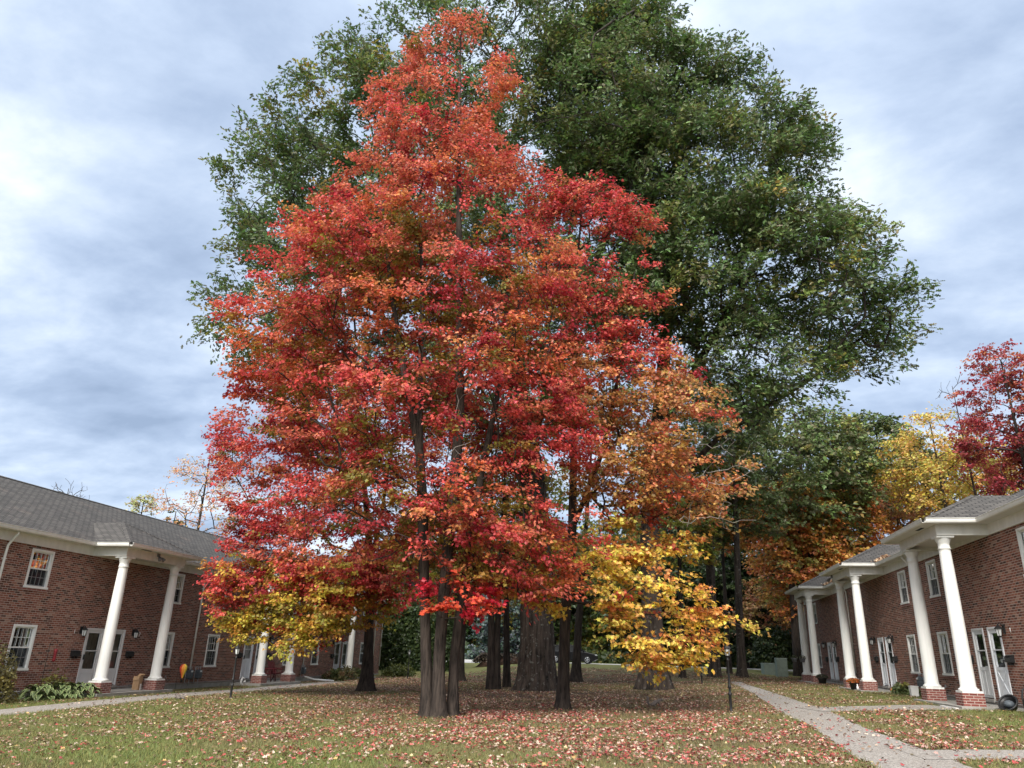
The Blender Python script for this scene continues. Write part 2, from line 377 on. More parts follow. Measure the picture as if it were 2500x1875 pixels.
def ground_mat():
    M, t, b = new_mat('lawn')
    at = N(t, 'ShaderNodeAttribute'); at.attribute_name = 'bare'
    f1 = obj_noise(t, 0.55, 6, 0.6); f2 = obj_noise(t, 9, 5, 0.65); f3 = obj_noise(t, 60, 4, 0.7)
    green = ramp_node(t, f2, [(0.3, (0.085, 0.100, 0.034)), (0.5, (0.145, 0.148, 0.056)), (0.72, (0.215, 0.186, 0.090))])
    earth = ramp_node(t, f2, [(0.3, (0.052, 0.038, 0.024)), (0.55, (0.105, 0.077, 0.048)), (0.75, (0.165, 0.122, 0.078))])
    k = math_node(t, 'ADD', at.outputs['Fac'], math_node(t, 'MULTIPLY', math_node(t, 'SUBTRACT', f1, 0.5), 1.3), clamp=True)
    c = mix_rgb(t, ramp_node(t, k, [(0.18, (0, 0, 0)), (0.75, (1, 1, 1))]), green, earth)
    c = mix_rgb(t, 0.6, c, ramp_node(t, f3, [(0.3, (0.3, 0.3, 0.3)), (0.7, (0.7, 0.7, 0.7))]), 'OVERLAY')
    t.links.new(c, b.inputs['Base Color']); b.inputs['Roughness'].default_value = 0.95; b.inputs['Specular IOR Level'].default_value = 0.15
    bump(t, b, f3, 0.6, 0.03)
    return M
me.materials.append(ground_mat())
ground = bpy.data.objects.new('ground', me); COL.objects.link(ground); ground['kind'] = 'structure'
def path_mat():
    M, t, b = new_mat('asphalt_path')
    f = obj_noise(t, 34, 5, 0.8); g = obj_noise(t, 1.3, 5)
    c = ramp_node(t, f, [(0.38, (0.085, 0.076, 0.068)), (0.5, (0.235, 0.212, 0.190)), (0.62, (0.46, 0.425, 0.385))])
    c = mix_rgb(t, ramp_node(t, g, [(0.35, (0, 0, 0)), (0.75, (0.4, 0.4, 0.4))]), c, (0.20, 0.168, 0.140))
    t.links.new(c, b.inputs['Base Color']); b.inputs['Roughness'].default_value = 0.92
    bump(t, b, f, 0.5, 0.012)
    return M
MAT['path'] = path_mat(); MAT['verge'] = plain('verge_grass', (0.16, 0.20, 0.06), 0.95, 0.2, 1.5)
MAT['street'] = plain('street_concrete', (0.40, 0.39, 0.375), 0.9, 0.1, 0.8)
MAT['mulch'] = plain('bark_mulch', (0.050, 0.026, 0.017), 0.95, 0.6, 22, bmp=0.9)
def resample(P, step=0.5):
    P = np.array(P, float); d = np.r_[0, np.cumsum(np.linalg.norm(np.diff(P, axis=0), axis=1))]
    n = max(2, int(d[-1] / step)); s = np.linspace(0, d[-1], n)
    Q = np.stack([np.interp(s, d, P[:, i]) for i in range(P.shape[1])], 1)
    for _ in range(6): Q[1:-1] = 0.25 * Q[:-2] + 0.5 * Q[1:-1] + 0.25 * Q[2:]
    return Q
def ribbon(name, cl, dz, mat, ragged=0.16):
    """cl rows (x, y, width)"""
    Q = resample(cl); T = unit(np.gradient(Q[:, :2], axis=0)); Nn = np.stack([-T[:, 1], T[:, 0]], 1)
    mb = MB(); R = []
    for q, nn in zip(Q, Nn):
        jl = ragged * mnoise.noise(Vector((q[0] * 1.7, q[1] * 1.7, 3))); jr = ragged * mnoise.noise(Vector((q[0] * 1.7, q[1] * 1.7, 9)))
        row = []
        for k in range(7):
            t = -0.5 + k / 6; w = t * q[2] + (jl if k == 0 else jr if k == 6 else 0)
            p = q[:2] + nn * w; row.append((p[0], p[1], float(gz(p[0], p[1])) + dz))
        R.append(row)
    for a, b in zip(R, R[1:]):
        for k in range(6): mb.face([a[k], a[k + 1], b[k + 1], b[k]], smooth=True)
    o = mb.build(name, mat); o['kind'] = 'structure'; return o
PATHS = {
    'footpath_left': [(-16.9, 12, 1.7), (-17.0, 18, 1.7), (-17.5, 21.5, 1.9), (-18.1, 25, 1.9), (-18.35, 29, 2.0), (-18.2, 33, 1.9), (-18.7, 38, 2.0), (-19.2, 45, 2.0)],
    'footpath_right': [(3.35, 9, 1.25), (3.35, 12.3, 1.25), (3.4, 14.5, 1.25), (3.55, 18, 1.0), (3.7, 22, 1.3), (3.85, 27, 1.2), (4.0, 33, 0.95), (4.15, 40, 0.8), (4.15, 48, 0.7)],
    'footpath_branch': [(3.6, 13.2, 1.25), (4.6, 13.25, 1.35), (6, 13.3, 1.45), (9, 13.4, 1.5), (12, 13.5, 1.5)],
    'stoop_path': [(4.0, 23.7, 1.9), (5, 23.9, 1.9), (6.2, 24.4, 2.0), (7.2, 24.8, 2.2), (8.3, 25.2, 2.3)],
}
for i, (nm, pts) in enumerate(PATHS.items()): ribbon(nm, pts, 0.012 + 0.004 * i, 'path')
ribbon('street', [(-300, 71.5, 8), (-100, 71.5, 8), (0, 71.5, 8), (100, 71.5, 8), (300, 71.5, 8)], 0.02, 'street', 0)
def on_path(x, y):
    h = np.zeros(np.shape(x), bool)
    for pts in PATHS.values():
        Q = resample(pts)
        d = np.hypot(x[:, None] - Q[None, :, 0], y[:, None] - Q[None, :, 1])
        j = d.argmin(1); h |= d[np.arange(len(x)), j] < Q[j, 2] * 0.5
    return h
# mulch rings: low mounds round the big trunks
def mulch_bed(cx, cy, rx, ry, h=0.022):
    mb = MB(); nr, na = 8, 48; rows = []
    for i in range(nr + 1):
        r = i / nr; row = []
        for k in range(na):
            a = 2 * math.pi * k / na; e = 1 + 0.14 * mnoise.noise(Vector((math.cos(a) * 1.6 + cx, math.sin(a) * 1.6 + cy, 1)))
            x = cx + rx * r * e * math.cos(a); y = cy + ry * r * e * math.sin(a)
            row.append((x, y, float(gz(x, y)) + h * (1 - r ** 3) - 0.015 * (r ** 6) + 0.012 + 0.008 * mnoise.noise(Vector((x * 6, y * 6, 2))) * (1 - r)))
        rows.append(row)
    mb.rings(rows, caps=False)
    o = mb.build('mulch_bed', 'mulch', None, (cx, cy, float(gz(cx, cy))), recalc=False); o['kind'] = 'structure'
mulch_bed(-5.2, 33.2, 5.2, 6.0); mulch_bed(-0.5, 37.3, 2.9, 2.6)

# ------------------------------------------------------------------ fallen leaves and turf
def in_building(x, y): return (x < -20.6) & (y < 60) | (x > 8.9) & (y < 60)
def litter():
    n = 1100000
    x = RNG.uniform(-21, 10, n); y = 8.5 + 50 * RNG.random(n) ** 1.35
    wz = (y - 8.5) ** 0.26
    d = 0.05 + 1.05 * np.exp(-((x + 1.2) / 5.6) ** 2 - ((y - 15.2) / 3.6) ** 2) + 0.62 * np.exp(-((x + 5) / 9.5) ** 2 - ((y - 26) / 12) ** 2)
    d += 0.35 * np.exp(-((x + 15) / 5) ** 2 - ((y - 32) / 9) ** 2) + 0.45 * np.exp(-((x - 5.2) / 1.6) ** 2 - ((y - 21) / 7) ** 2)
    d += 0.30 * np.exp(-((x + 8) / 5) ** 2 - ((y - 17) / 4) ** 2) + 0.55 * np.exp(-((y - 49) / 10) ** 2)
    d *= 0.12 + 1.6 * np.clip(1.2 * smooth_noise(x, y, 0.6) + 0.30 + 0.8 * smooth_noise(x, y, 1.9, 8), 0, 1.4)
    d = np.where(on_path(x, y), d * 0.10, d)
    keep = (RNG.random(n) * 3.0 < d * wz / 1.55) & ~((x < -20.9) | (x > 9.4))
    x, y = x[keep], y[keep]; n = len(x); print('litter', n)
    z = gz(x, y) + 0.02 + RNG.random(n) * 0.035
    C = np.stack([x, y, z], 1)
    ang = RNG.random(n) * 6.283; T = np.stack([np.cos(ang), np.sin(ang), RNG.normal(0, 0.22, n)], 1)
    Nn = unit(np.stack([RNG.normal(0, 0.33, n), RNG.normal(0, 0.33, n), np.ones(n)], 1))
    pal = np.array([(0.60, 0.47, 0.37), (0.56, 0.33, 0.28), (0.42, 0.06, 0.065), (0.54, 0.14, 0.12), (0.26, 0.040, 0.048), (0.58, 0.36, 0.14), (0.24, 0.15, 0.09), (0.12, 0.068, 0.042), (0.60, 0.50, 0.26), (0.29, 0.185, 0.11)])
    wr = np.array([3.6, 3.0, 4.0, 2.6, 2.6, 0.5, 2.8, 2.6, 0.4, 2.2]); wt_ = np.array([2.6, 1.0, 0.5, 0.3, 0.5, 0.6, 4.6, 4.6, 1.2, 4.6])
    red = np.exp(-((x + 0.5) / 7.5) ** 2 - ((y - 16) / 7) ** 2) * 1.5 + 0.12; red = np.clip(red + 0.35 * smooth_noise(x, y, 0.5, 4), 0, 1)
    ca = RNG.choice(10, n, p=wr / wr.sum()); cb = RNG.choice(10, n, p=wt_ / wt_.sum())
    ci = np.where(RNG.random(n) < red, ca, cb)
    col = pal[ci] * RNG.uniform(0.65, 1.05, (n, 1)) * 1.0
    o = leaves('fallen_leaves', C, T, Nn, RNG.uniform(0.042, 0.080, n), col, 'maple', 'litter', fold=0.35); o['kind'] = 'stuff'; o['label'] = 'red pink and tan maple leaves strewn over the lawn'
litter()
def turf():
    n = 420000
    x = RNG.uniform(-20.5, 9.5, n); y = 8.5 + 36 * RNG.random(n) ** 1.7
    keep = ~on_path(x, y) & (RNG.random(n) > 0.72 * bare(x, y))
    x, y = x[keep], y[keep]; n = len(x)
    L = RNG.uniform(0.05, 0.12, n); C = np.stack([x, y, gz(x, y) + 0.3 * L], 1)
    T = unit(np.stack([RNG.normal(0, 0.55, n), RNG.normal(0, 0.55, n), np.ones(n)], 1))
    Nn = unit(RNG.normal(0, 1, (n, 3)))
    k = np.clip(bare(x, y) * 1.1 + 0.6 * smooth_noise(x, y, 0.5) + 0.15, 0, 1)[:, None]
    col = (1 - k) * np.array([0.185, 0.225, 0.070]) + k * np.array([0.225, 0.178, 0.095]); col = col * RNG.uniform(0.6, 1.35, (n, 1))
    col[:, 0] *= RNG.uniform(0.85, 1.3, n)
    o = leaves('grass', C, T, Nn, L, col, 'blade', 'grass', fold=0.1); o['kind'] = 'stuff'; o['label'] = 'short patchy green and brown lawn grass'
turf()

# ------------------------------------------------------------------ apartment buildings
class Site:
    def __init__(s, x, y, z, sx): s.x, s.y, s.z, s.sx = x, y, z, sx
    def p(s, a, o, z): return (s.x + s.sx * o, s.y + a, s.z + z)
    def box(s, mb, a0, a1, o0, o1, z0, z1): mb.box(s.x + s.sx * o0, s.x + s.sx * o1, s.y + a0, s.y + a1, s.z + z0, s.z + z1)
    def face(s, mb, pts, uv=None, smooth=False): mb.face([s.p(*q) for q in pts], uv, smooth)
def window(T, st, a0, a1, z0, z1, curtain):
    fr = MB(); d = 0.03                      # casing stands 3 cm proud of the brick
    w = 0.075
    st.box(fr, a0, a0 + w, -0.10, d, z0 + w, z1 - w); st.box(fr, a1 - w, a1, -0.10, d, z0 + w, z1 - w)
    st.box(fr, a0, a1, -0.10, d, z1 - w, z1); st.box(fr, a0 - 0.02, a1 + 0.02, -0.10, d + 0.03, z0, z0 + w)
    fo = T.part(fr, 'window', 'frame')
    zm = (z0 + z1) / 2; sa = MB(); i0, i1 = a0 + w, a1 - w; y0, y1 = z0 + w, z1 - w
    for (q0, q1, o) in ((zm - 0.02, y1, -0.03), (y0, zm + 0.02, -0.055)):
        b = 0.045
        st.box(sa, i0, i0 + b, o - 0.02, o, q0, q1); st.box(sa, i1 - b, i1, o - 0.02, o, q0, q1)
        st.box(sa, i0 + b, i1 - b, o - 0.02, o, q0, q0 + b); st.box(sa, i0 + b, i1 - b, o - 0.02, o, q1 - b, q1)
        for k in (1, 2, 3):
            ax = i0 + b + (i1 - i0 - 2 * b) * k / 4; st.box(sa, ax - 0.008, ax + 0.008, o - 0.015, o - 0.004, q0 + b, q1 - b)
        hz = (q0 + q1) / 2; st.box(sa, i0 + b, i1 - b, o - 0.014, o - 0.003, hz - 0.008, hz + 0.008)
    T.part(sa, 'sash', 'frame', fo)
    g = MB(); st.face(g, [(i0, -0.062, zm), (i1, -0.062, zm), (i1, -0.062, y1), (i0, -0.062, y1)]); st.face(g, [(i0, -0.085, y0), (i1, -0.085, y0), (i1, -0.085, zm), (i0, -0.085, zm)])
    T.part(g, 'glass', 'glass', fo)
    s_ = MB(); st.face(s_, [(i0, -0.035, y0), (i1, -0.035, y0), (i1, -0.035, zm), (i0, -0.035, zm)]); T.part(s_, 'insect_screen', 'screen', fo)
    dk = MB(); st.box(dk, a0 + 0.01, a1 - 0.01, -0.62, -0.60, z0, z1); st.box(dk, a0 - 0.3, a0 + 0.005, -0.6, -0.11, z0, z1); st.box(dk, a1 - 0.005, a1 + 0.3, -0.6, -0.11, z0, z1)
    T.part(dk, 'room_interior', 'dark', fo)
    if curtain:
        cu = MB()
        def drape(c0, c1, zb):
            n = 16; top = [(c0 + (c1 - c0) * k / n, -0.22 + 0.02 * math.sin(k * 2.1), y1) for k in range(n + 1)]
            for k in range(n): st.face(cu, [(top[k][0], top[k][1], zb), (top[k + 1][0], top[k + 1][1], zb), top[k + 1], top[k]], smooth=True)
        W_ = i1 - i0
        if curtain == 1: drape(i0, i0 + 0.30 * W_, y0); drape(i1 - 0.30 * W_, i1, y0)
        elif curtain == 2: drape(i0, i1, zm + 0.05)
        elif curtain == 3: drape(i0 + 0.1 * W_, i1 - 0.25 * W_, y0)
        T.part(cu, 'curtain', 'curtain', fo)
    sl = MB(); st.box(sl, a0 - 0.08, a1 + 0.08, -0.08, 0.035, z0 - 0.085, z0 - 0.004); T.part(sl, 'sill', 'pier_brick', fo)
def door(T, st, a0, a1, style, white):
    m_ = 'doorwhite' if white else 'door'; z1 = 2.08
    fr = MB(); w = 0.06
    st.box(fr, a0, a0 + w, -0.12, 0.025, 0, z1); st.box(fr, a1 - w, a1, -0.12, 0.025, 0, z1); st.box(fr, a0 + w, a1 - w, -0.12, 0.025, z1 - w, z1)
    fo = T.part(fr, 'door', m_)
    b0, b1, h0, h1 = a0 + w, a1 - w, 0.03, z1 - w
    lf = MB(); st_w = 0.10
    gz0 = {'full': 0.62, 'half': 0.98, 'cross': 0.93, 'twin': 0.92}[style]; gz1 = h1 - 0.12
    st.box(lf, b0, b0 + st_w, -0.05, -0.005, h0, h1); st.box(lf, b1 - st_w, b1, -0.05, -0.005, h0, h1)
    st.box(lf, b0 + st_w, b1 - st_w, -0.05, -0.005, gz1, h1); st.box(lf, b0 + st_w, b1 - st_w, -0.05, -0.005, h0, gz0)
    zm = (gz0 + gz1) / 2; st.box(lf, b0 + st_w, b1 - st_w, -0.04, 0.0, zm - 0.018, zm + 0.018)
    c0, c1 = b0 + st_w, b1 - st_w
    if style == 'cross':
        for (p, q) in (((c0, 0.15), (c1, 0.80)), ((c0, 0.80), (c1, 0.15))):
            n = Vector((q[0] - p[0], q[1] - p[1])).normalized(); e = Vector((-n.y, n.x)) * 0.028
            A = [(p[0] + e.x, p[1] + e.y), (p[0] - e.x, p[1] - e.y), (q[0] - e.x, q[1] - e.y), (q[0] + e.x, q[1] + e.y)]
            st.face(lf, [(x, 0.008 if q[1] > p[1] else 0.011, z) for x, z in A])
            for u in range(4):
                x0, z0 = A[u]; x1, zz1 = A[(u + 1) % 4]; st.face(lf, [(x0, -0.005, z0), (x1, -0.005, zz1), (x1, 0.0085, zz1), (x0, 0.0085, z0)])
        for z in (0.10, 0.83): st.box(lf, c0, c1, -0.005, 0.007, z, z + 0.03)
    elif style in ('half', 'twin'):
        cm = (c0 + c1) / 2
        for x in (c0, cm - 0.012, c1 - 0.024): st.box(lf, x, x + 0.024, -0.005, 0.006, 0.12, gz0 - 0.1)
        for z in (0.10, gz0 - 0.10): st.box(lf, c0, c1, -0.005, 0.008, z, z + 0.02)
    else:
        for z in (0.12, 0.46): st.box(lf, c0, c1, -0.005, 0.006, z, z + 0.018)
        for x in (c0, c1 - 0.018): st.box(lf, x, x + 0.018, -0.005, 0.008, 0.12, 0.48)
    T.part(lf, 'storm_door', m_, fo)
    g = MB(); st.face(g, [(c0, -0.03, gz0), (c1, -0.03, gz0), (c1, -0.03, gz1), (c0, -0.03, gz1)]); T.part(g, 'glass', 'glass', fo)
    bk = MB(); st.box(bk, a0 + 0.02, a1 - 0.02, -0.14, -0.10, 0, z1 - 0.01)
    for (u0, u1, v0, v1) in ((0.2, 0.45, 1.1, 1.85), (0.55, 0.8, 1.1, 1.85), (0.2, 0.45, 0.3, 0.9), (0.55, 0.8, 0.3, 0.9)):
        st.box(bk, a0 + u0 * (a1 - a0), a0 + u1 * (a1 - a0), -0.11, -0.085, v0, v1)
    T.part(bk, 'inner_door', 'blind' if style != 'cross' else 'curtain', fo)
    h = MB(); ax = b0 + 0.05 if style != 'full' else b0 + 0.05
    st.box(h, ax - 0.012, ax + 0.012, -0.002, 0.05, 0.95, 1.13); T.part(h, 'handle', 'black', fo)
    th = MB(); st.box(th, a0 - 0.02, a1 + 0.02, -0.12, 0.07, -0.09, -0.003); T.part(th, 'threshold', 'concrete', fo)
def column(T, st, a, o):
    ped = MB(); st.box(ped, a - 0.29, a + 0.29, o - 0.29, o + 0.29, -0.36, 0.20)
    po = T.part(ped, 'pedestal', 'pier_brick')
    x, y, z = st.p(a, o, 0); cl = MB()
    cl.box(x - 0.27, x + 0.27, y - 0.27, y + 0.27, z + 0.202, z + 0.255)
    cl.lathe([(0.265, 0.256), (0.275, 0.285), (0.262, 0.315), (0.225, 0.325), (0.222, 0.35), (0.208, 0.38), (0.205, 0.9), (0.202, 1.7), (0.193, 2.7), (0.180, 3.6), (0.166, 4.22), (0.166, 4.30), (0.186, 4.31), (0.188, 4.335), (0.168, 4.345), (0.168, 4.47), (0.182, 4.49), (0.192, 4.53), (0.225, 4.60), (0.232, 4.635)], (x, y, z), 28)
    cl.box(x - 0.25, x + 0.25, y - 0.25, y + 0.25, z + 4.636, z + 4.697)
    T.part(cl, 'column', 'column')
def wall_lamp(T, st, a, z):
    mb = MB(); x, y, zz = st.p(a, 0, z); sx = st.sx
    mb.box(x, x + sx * 0.03, y - 0.06, y + 0.06, zz - 0.10, zz + 0.16)
    mb.tube([(x + sx * 0.03, y, zz + 0.08), (x + sx * 0.09, y, zz + 0.19), (x + sx * 0.16, y, zz + 0.16)], 0.014, 6)
    c = (x + sx * 0.16, y, zz)
    mb.lathe([(0.012, 0.17), (0.03, 0.13), (0.12, 0.05), (0.125, 0.03), (0.10, 0.028)], c, 6, smooth=False)
    for k in range(6):
        an = math.pi / 3 * k; mb.tube([(c[0] + 0.095 * math.cos(an), y + 0.095 * math.sin(an), zz + 0.03), (c[0] + 0.06 * math.cos(an), y + 0.06 * math.sin(an), zz - 0.17)], 0.007, 4)
    mb.lathe([(0.065, -0.165), (0.05, -0.19), (0.012, -0.21)], c, 6, smooth=False)
    o = T.part(mb, 'wall_lamp', 'black')
    g = MB(); g.lathe([(0.086, 0.025), (0.056, -0.165)], c, 6, smooth=False); T.part(g, 'lamp_glass', 'lampglass', o)
def mailbox(T, st, a, z):
    mb = MB(); prof = [(0.0, 0.0), (0.11, 0.0), (0.125, 0.03), (0.125, 0.13), (0.08, 0.19), (0.0, 0.21)]
    mb.rings([[st.p(a + da, o + 0.001, z + h) for o, h in prof] for da in (-0.19, 0.19)], smooth=False)
    st.box(mb, a - 0.20, a + 0.20, 0.07, 0.135, z + 0.165, z + 0.185)
    st.box(mb, a - 0.10, a - 0.07, 0.0, 0.10, z - 0.07, z - 0.002); st.box(mb, a + 0.07, a + 0.10, 0.0, 0.10, z - 0.07, z - 0.002)
    T.part(mb, 'mailbox', 'black')
def downspout(T, st, a):
    mb = MB()
    P_ = [st.p(a, 0.36, 5.03), st.p(a, 0.36, 4.93), st.p(a, 0.20, 4.74), st.p(a, 0.07, 4.55), st.p(a, 0.06, 4.3), st.p(a, 0.06, 0.45)]
    mb.tube(P_, 0.042, 8)
    for z in (1.9, 4.1): st.box(mb, a - 0.06, a + 0.06, 0.0, 0.10, z, z + 0.03)
    T.part(mb, 'downspout', 'trim')
def floodlight(T, st, a, o, z):
    mb = MB(); st.box(mb, a - 0.07, a + 0.07, o, o + 0.05, z - 0.05, z + 0.08)
    for s in (-1, 1):
        c = Vector(st.p(a + s * 0.10, o + 0.16, z - 0.12)); d = Vector((st.sx * 0.6, s * 0.4, -0.7)).normalized()
        mb.tube([Vector(st.p(a, o + 0.03, z - 0.02)), c], 0.02, 6)
        mb.tube([c - d * 0.05, c + d * 0.02, c + d * 0.11], [0.035, 0.055, 0.075], 10)
    fo = T.part(mb, 'floodlight', 'grey')
    pn = MB(); st.box(pn, a - 0.11, a + 0.11, o + 0.02, o + 0.24, z + 0.10, z + 0.13); T.part(pn, 'solar_panel', 'black', fo)
def apartments(st, label, pitch, a_end, doors, numbers):
    A0, D = -9.5, 10.4
    T = Thing('apartment_building', label, 'apartment building', st.p(0, 0, -0.3))
    holes = []; wins = []
    for k in range(-1, 3):
        for w in (4.78, 8.43):
            a = k * pitch + w
            if k == 2 and w > 5: continue
            if a + 1.0 < a_end - 0.4:
                for (z0, z1) in ((0.60, 2.08), (3.28, 4.60)): holes.append((a, a + 1.0, z0, z1)); wins.append((a, a + 1.0, z0, z1))
    drs = []
    for k in range(0, 3):
        for (d0, d1) in ((0.36, 1.28), (1.62, 2.52)):
            a = k * pitch; holes.append((a + d0, a + d1, 0.0, 2.08)); drs.append((a + d0, a + d1, k))
    wl_ = MB(); zb, zt = -0.10, 4.86
    aa = sorted(set([A0, a_end] + [h[i] for h in holes for i in (0, 1)])); zs = sorted(set([zb, zt] + [h[i] for h in holes for i in (2, 3)]))
    for a0, a1 in zip(aa, aa[1:]):
        for z0, z1 in zip(zs, zs[1:]):
            ca, cz = (a0 + a1) / 2, (z0 + z1) / 2
            if not any(h[0] < ca < h[1] and h[2] < cz < h[3] for h in holes): st.face(wl_, [(a0, 0, z0), (a1, 0, z0), (a1, 0, z1), (a0, 0, z1)])
    for a0, a1, z0, z1 in holes:
        for q in ([(a0, 0, z0), (a0, -0.12, z0), (a0, -0.12, z1), (a0, 0, z1)], [(a1, 0, z0), (a1, 0, z1), (a1, -0.12, z1), (a1, -0.12, z0)], [(a0, 0, z1), (a0, -0.12, z1), (a1, -0.12, z1), (a1, 0, z1)], [(a0, 0, z0), (a1, 0, z0), (a1, -0.12, z0), (a0, -0.12, z0)]): st.face(wl_, q)
    RZ, RO = 7.88, -5.0
    for a in (A0, a_end):
        st.face(wl_, [(a, 0, zb), (a, -D + 0.4, zb), (a, -D + 0.4, zt), (a, 0, zt)]); st.face(wl_, [(a, 0, zt), (a, -D + 0.4, zt), (a, RO, RZ - 0.25)])
    st.face(wl_, [(A0, -D + 0.4, zb), (a_end, -D + 0.4, zb), (a_end, -D + 0.4, zt), (A0, -D + 0.4, zt)])
    T.part(wl_, 'wall', 'brick', recalc=False)
    fd = MB(); st.box(fd, A0 - 0.01, a_end + 0.01, -D + 0.4, 0.012, -0.75, -0.102); T.part(fd, 'foundation', 'concrete')
    # roof
    rf = MB(); ov = 0.40; zE = 5.14; sl = math.hypot(ov - RO, RZ - zE); g0, g1 = A0 - 0.25, a_end + 0.25
    for o_, so in ((ov, 1), (2 * RO - ov, -1)):
        st.face(rf, [(g0, o_, zE), (g1, o_, zE), (g1, RO, RZ), (g0, RO, RZ)], [(g0, 0), (g1, 0), (g1, sl), (g0, sl)])
        st.face(rf, [(g0, o_, zE - 0.06), (g1, o_, zE - 0.06), (g1, RO, RZ - 0.06), (g0, RO, RZ - 0.06)]); st.face(rf, [(g0, o_, zE - 0.06), (g1, o_, zE - 0.06), (g1, o_, zE), (g0, o_, zE)])
        for g in (g0, g1): st.face(rf, [(g, o_, zE - 0.06), (g, o_, zE), (g, RO, RZ), (g, RO, RZ - 0.06)])
    ro = T.part(rf, 'roof', 'shingle', recalc=False)
    rc = MB()
    for o_ in (-0.14, 0.14): st.face(rc, [(g0, RO + o_, RZ - 0.045), (g1, RO + o_, RZ - 0.045), (g1, RO, RZ + 0.022), (g0, RO, RZ + 0.022)], [(0, g0), (0, g1), (0.15, g1), (0.15, g0)])
    T.part(rc, 'ridge_cap', 'shingle', ro, recalc=False)
    porch = [(k * pitch - 0.22, k * pitch + 3.50) for k in range(3)]
    gaps = []; a = A0
    for p0, p1 in porch: gaps.append((a, p0)); a = p1
    gaps.append((a, a_end))
    fz, so_, gt = MB(), MB(), MB()
    def gutter(p, q, outward):        # K-style gutter run from p to q (world), trough opening up
        p, q, n = Vector(p), Vector(q), Vector(outward)
        prof = [(0.0, 0.0), (0.075, 0.0), (0.10, 0.05), (0.105, 0.115), (0.125, 0.118), (0.125, 0.13), (0.095, 0.13), (0.085, 0.02), (0.012, 0.02), (0.012, 0.12), (0.0, 0.12)]
        gt.rings([[e + n * u + Vector((0, 0, v)) for u, v in prof] for e in (p, q)], smooth=False)
    sx = st.sx
    for g0_, g1_ in gaps:
        st.box(fz, g0_, g1_, -0.05, 0.045, 4.70, 5.02); st.box(fz, g0_, g1_, 0.045, 0.07, 4.70, 4.735)
        st.box(so_, g0_, g1_, -0.05, 0.40, 5.021, 5.05)
        gutter(st.p(g0_ + (0.4 if g0_ > A0 else -0.2), 0.401, 5.015), st.p(g1_ - (0.4 if g1_ < a_end else -0.2), 0.401, 5.015), (sx, 0, 0))
    F = 1.50; ov2 = 0.40
    for p0, p1 in porch:
        pr = MB(); pc = MB()
        t = 0.09
        st.box(fz, p0, p1, F - t, F, 4.70, 5.02); st.box(fz, p0, p0 + t, 0.0, F - t - 0.002, 4.70, 5.02); st.box(fz, p1 - t, p1, 0.0, F - t - 0.002, 4.70, 5.02)
        st.box(so_, p0 - ov2, p1 + ov2, 0.0, F + ov2, 5.022, 5.051); st.box(pc, p0 + t, p1 - t, -0.02, F - t, 4.83, 4.86)
        st.box(fz, p0 + t, p1 - t, 0.0, 0.03, 4.70, 4.828)
        gutter(st.p(p0 - ov2, F + ov2 + 0.001, 5.015), st.p(p1 + ov2, F + ov2 + 0.001, 5.015), (sx, 0, 0))
        gutter(st.p(p0 - ov2 - 0.001, 0.46, 5.015), st.p(p0 - ov2 - 0.001, F + ov2, 5.015), (0, -1, 0)); gutter(st.p(p1 + ov2 + 0.001, 0.46, 5.015), st.p(p1 + ov2 + 0.001, F + ov2, 5.015), (0, 1, 0))
        e0, e1, eo = p0 - ov2 - 0.02, p1 + ov2 + 0.02, F + ov2 + 0.02; am = (e0 + e1) / 2; half = (e1 - e0) / 2
        rise = half * 0.507; zr = 5.135 + rise; ho = eo - half * 1.02; back = -3.2; s2 = math.hypot(half, rise)
        zb2 = 5.135
        for ee, sg in ((e0, 1), (e1, -1)):
            st.face(pr, [(ee, back, zb2), (ee, eo, zb2), (am, ho, zr), (am, back, zr)], [(back, 0), (eo, 0), (ho, s2), (back, s2)])
            st.face(pr, [(ee, 0.3, zb2 - 0.05), (ee, eo, zb2 - 0.05), (ee, eo, zb2), (ee, 0.3, zb2)])
        st.face(pr, [(e0, eo, zb2), (e1, eo, zb2), (am, ho, zr)], [(e0, 0), (e1, 0), (am, s2)]); st.face(pr, [(e0, eo, zb2 - 0.05), (e1, eo, zb2 - 0.05), (e1, eo, zb2), (e0, eo, zb2)])
        # hip caps
        for ee in (e0, e1):
            A, B = Vector(st.p(ee, eo, zb2 + 0.012)), Vector(st.p(am, ho, zr + 0.012)); d = (B - A).normalized(); s_ = d.cross(Vector((0, 0, 1))).normalized() * 0.13
            for sg in (-1, 1): pr.face([A + s_ * sg - Vector((0, 0, 0.045)), B + s_ * sg - Vector((0, 0, 0.045)), B + Vector((0, 0, 0.015)), A + Vector((0, 0, 0.015))], [(0, 0), (0, 3), (0.15, 3), (0.15, 0)])
        vt = MB()
        st.box(vt, p0 + 0.6, p0 + 1.15, F + 0.12, F + 0.22, 5.012, 5.0215); T.part(vt, 'soffit_vent', 'dark')
        T.part(pc, 'porch_ceiling', 'soffit'); T.part(pr, 'porch_roof', 'shingle', ro, recalc=False)
    T.part(fz, 'frieze', 'trim'); T.part(so_, 'soffit', 'soffit'); T.part(gt, 'gutter', 'trim')
    for k in range(3):
        b = k * pitch
        sb = MB(); st.box(sb, b - 0.55, b + 3.85, 0.013, 1.72, -0.55, -0.15); T.part(sb, 'stoop', 'concrete')
        column(T, st, b + 0.07, 1.25); column(T, st, b + 3.21, 1.25)
        wall_lamp(T, st, b + 0.06, 1.96); wall_lamp(T, st, b + 3.0, 1.96)
        mailbox(T, st, b - 0.03, 1.06); mailbox(T, st, b + 2.98, 1.06)
    for k, (a, o) in floods[label].items(): floodlight(T, st, a, o, 4.94)
    for k in range(-1, 3):
        a = k * pitch + 7.32
        if a < a_end: downspout(T, st, a)
    if a_end > 31: downspout(T, st, a_end - 0.12)
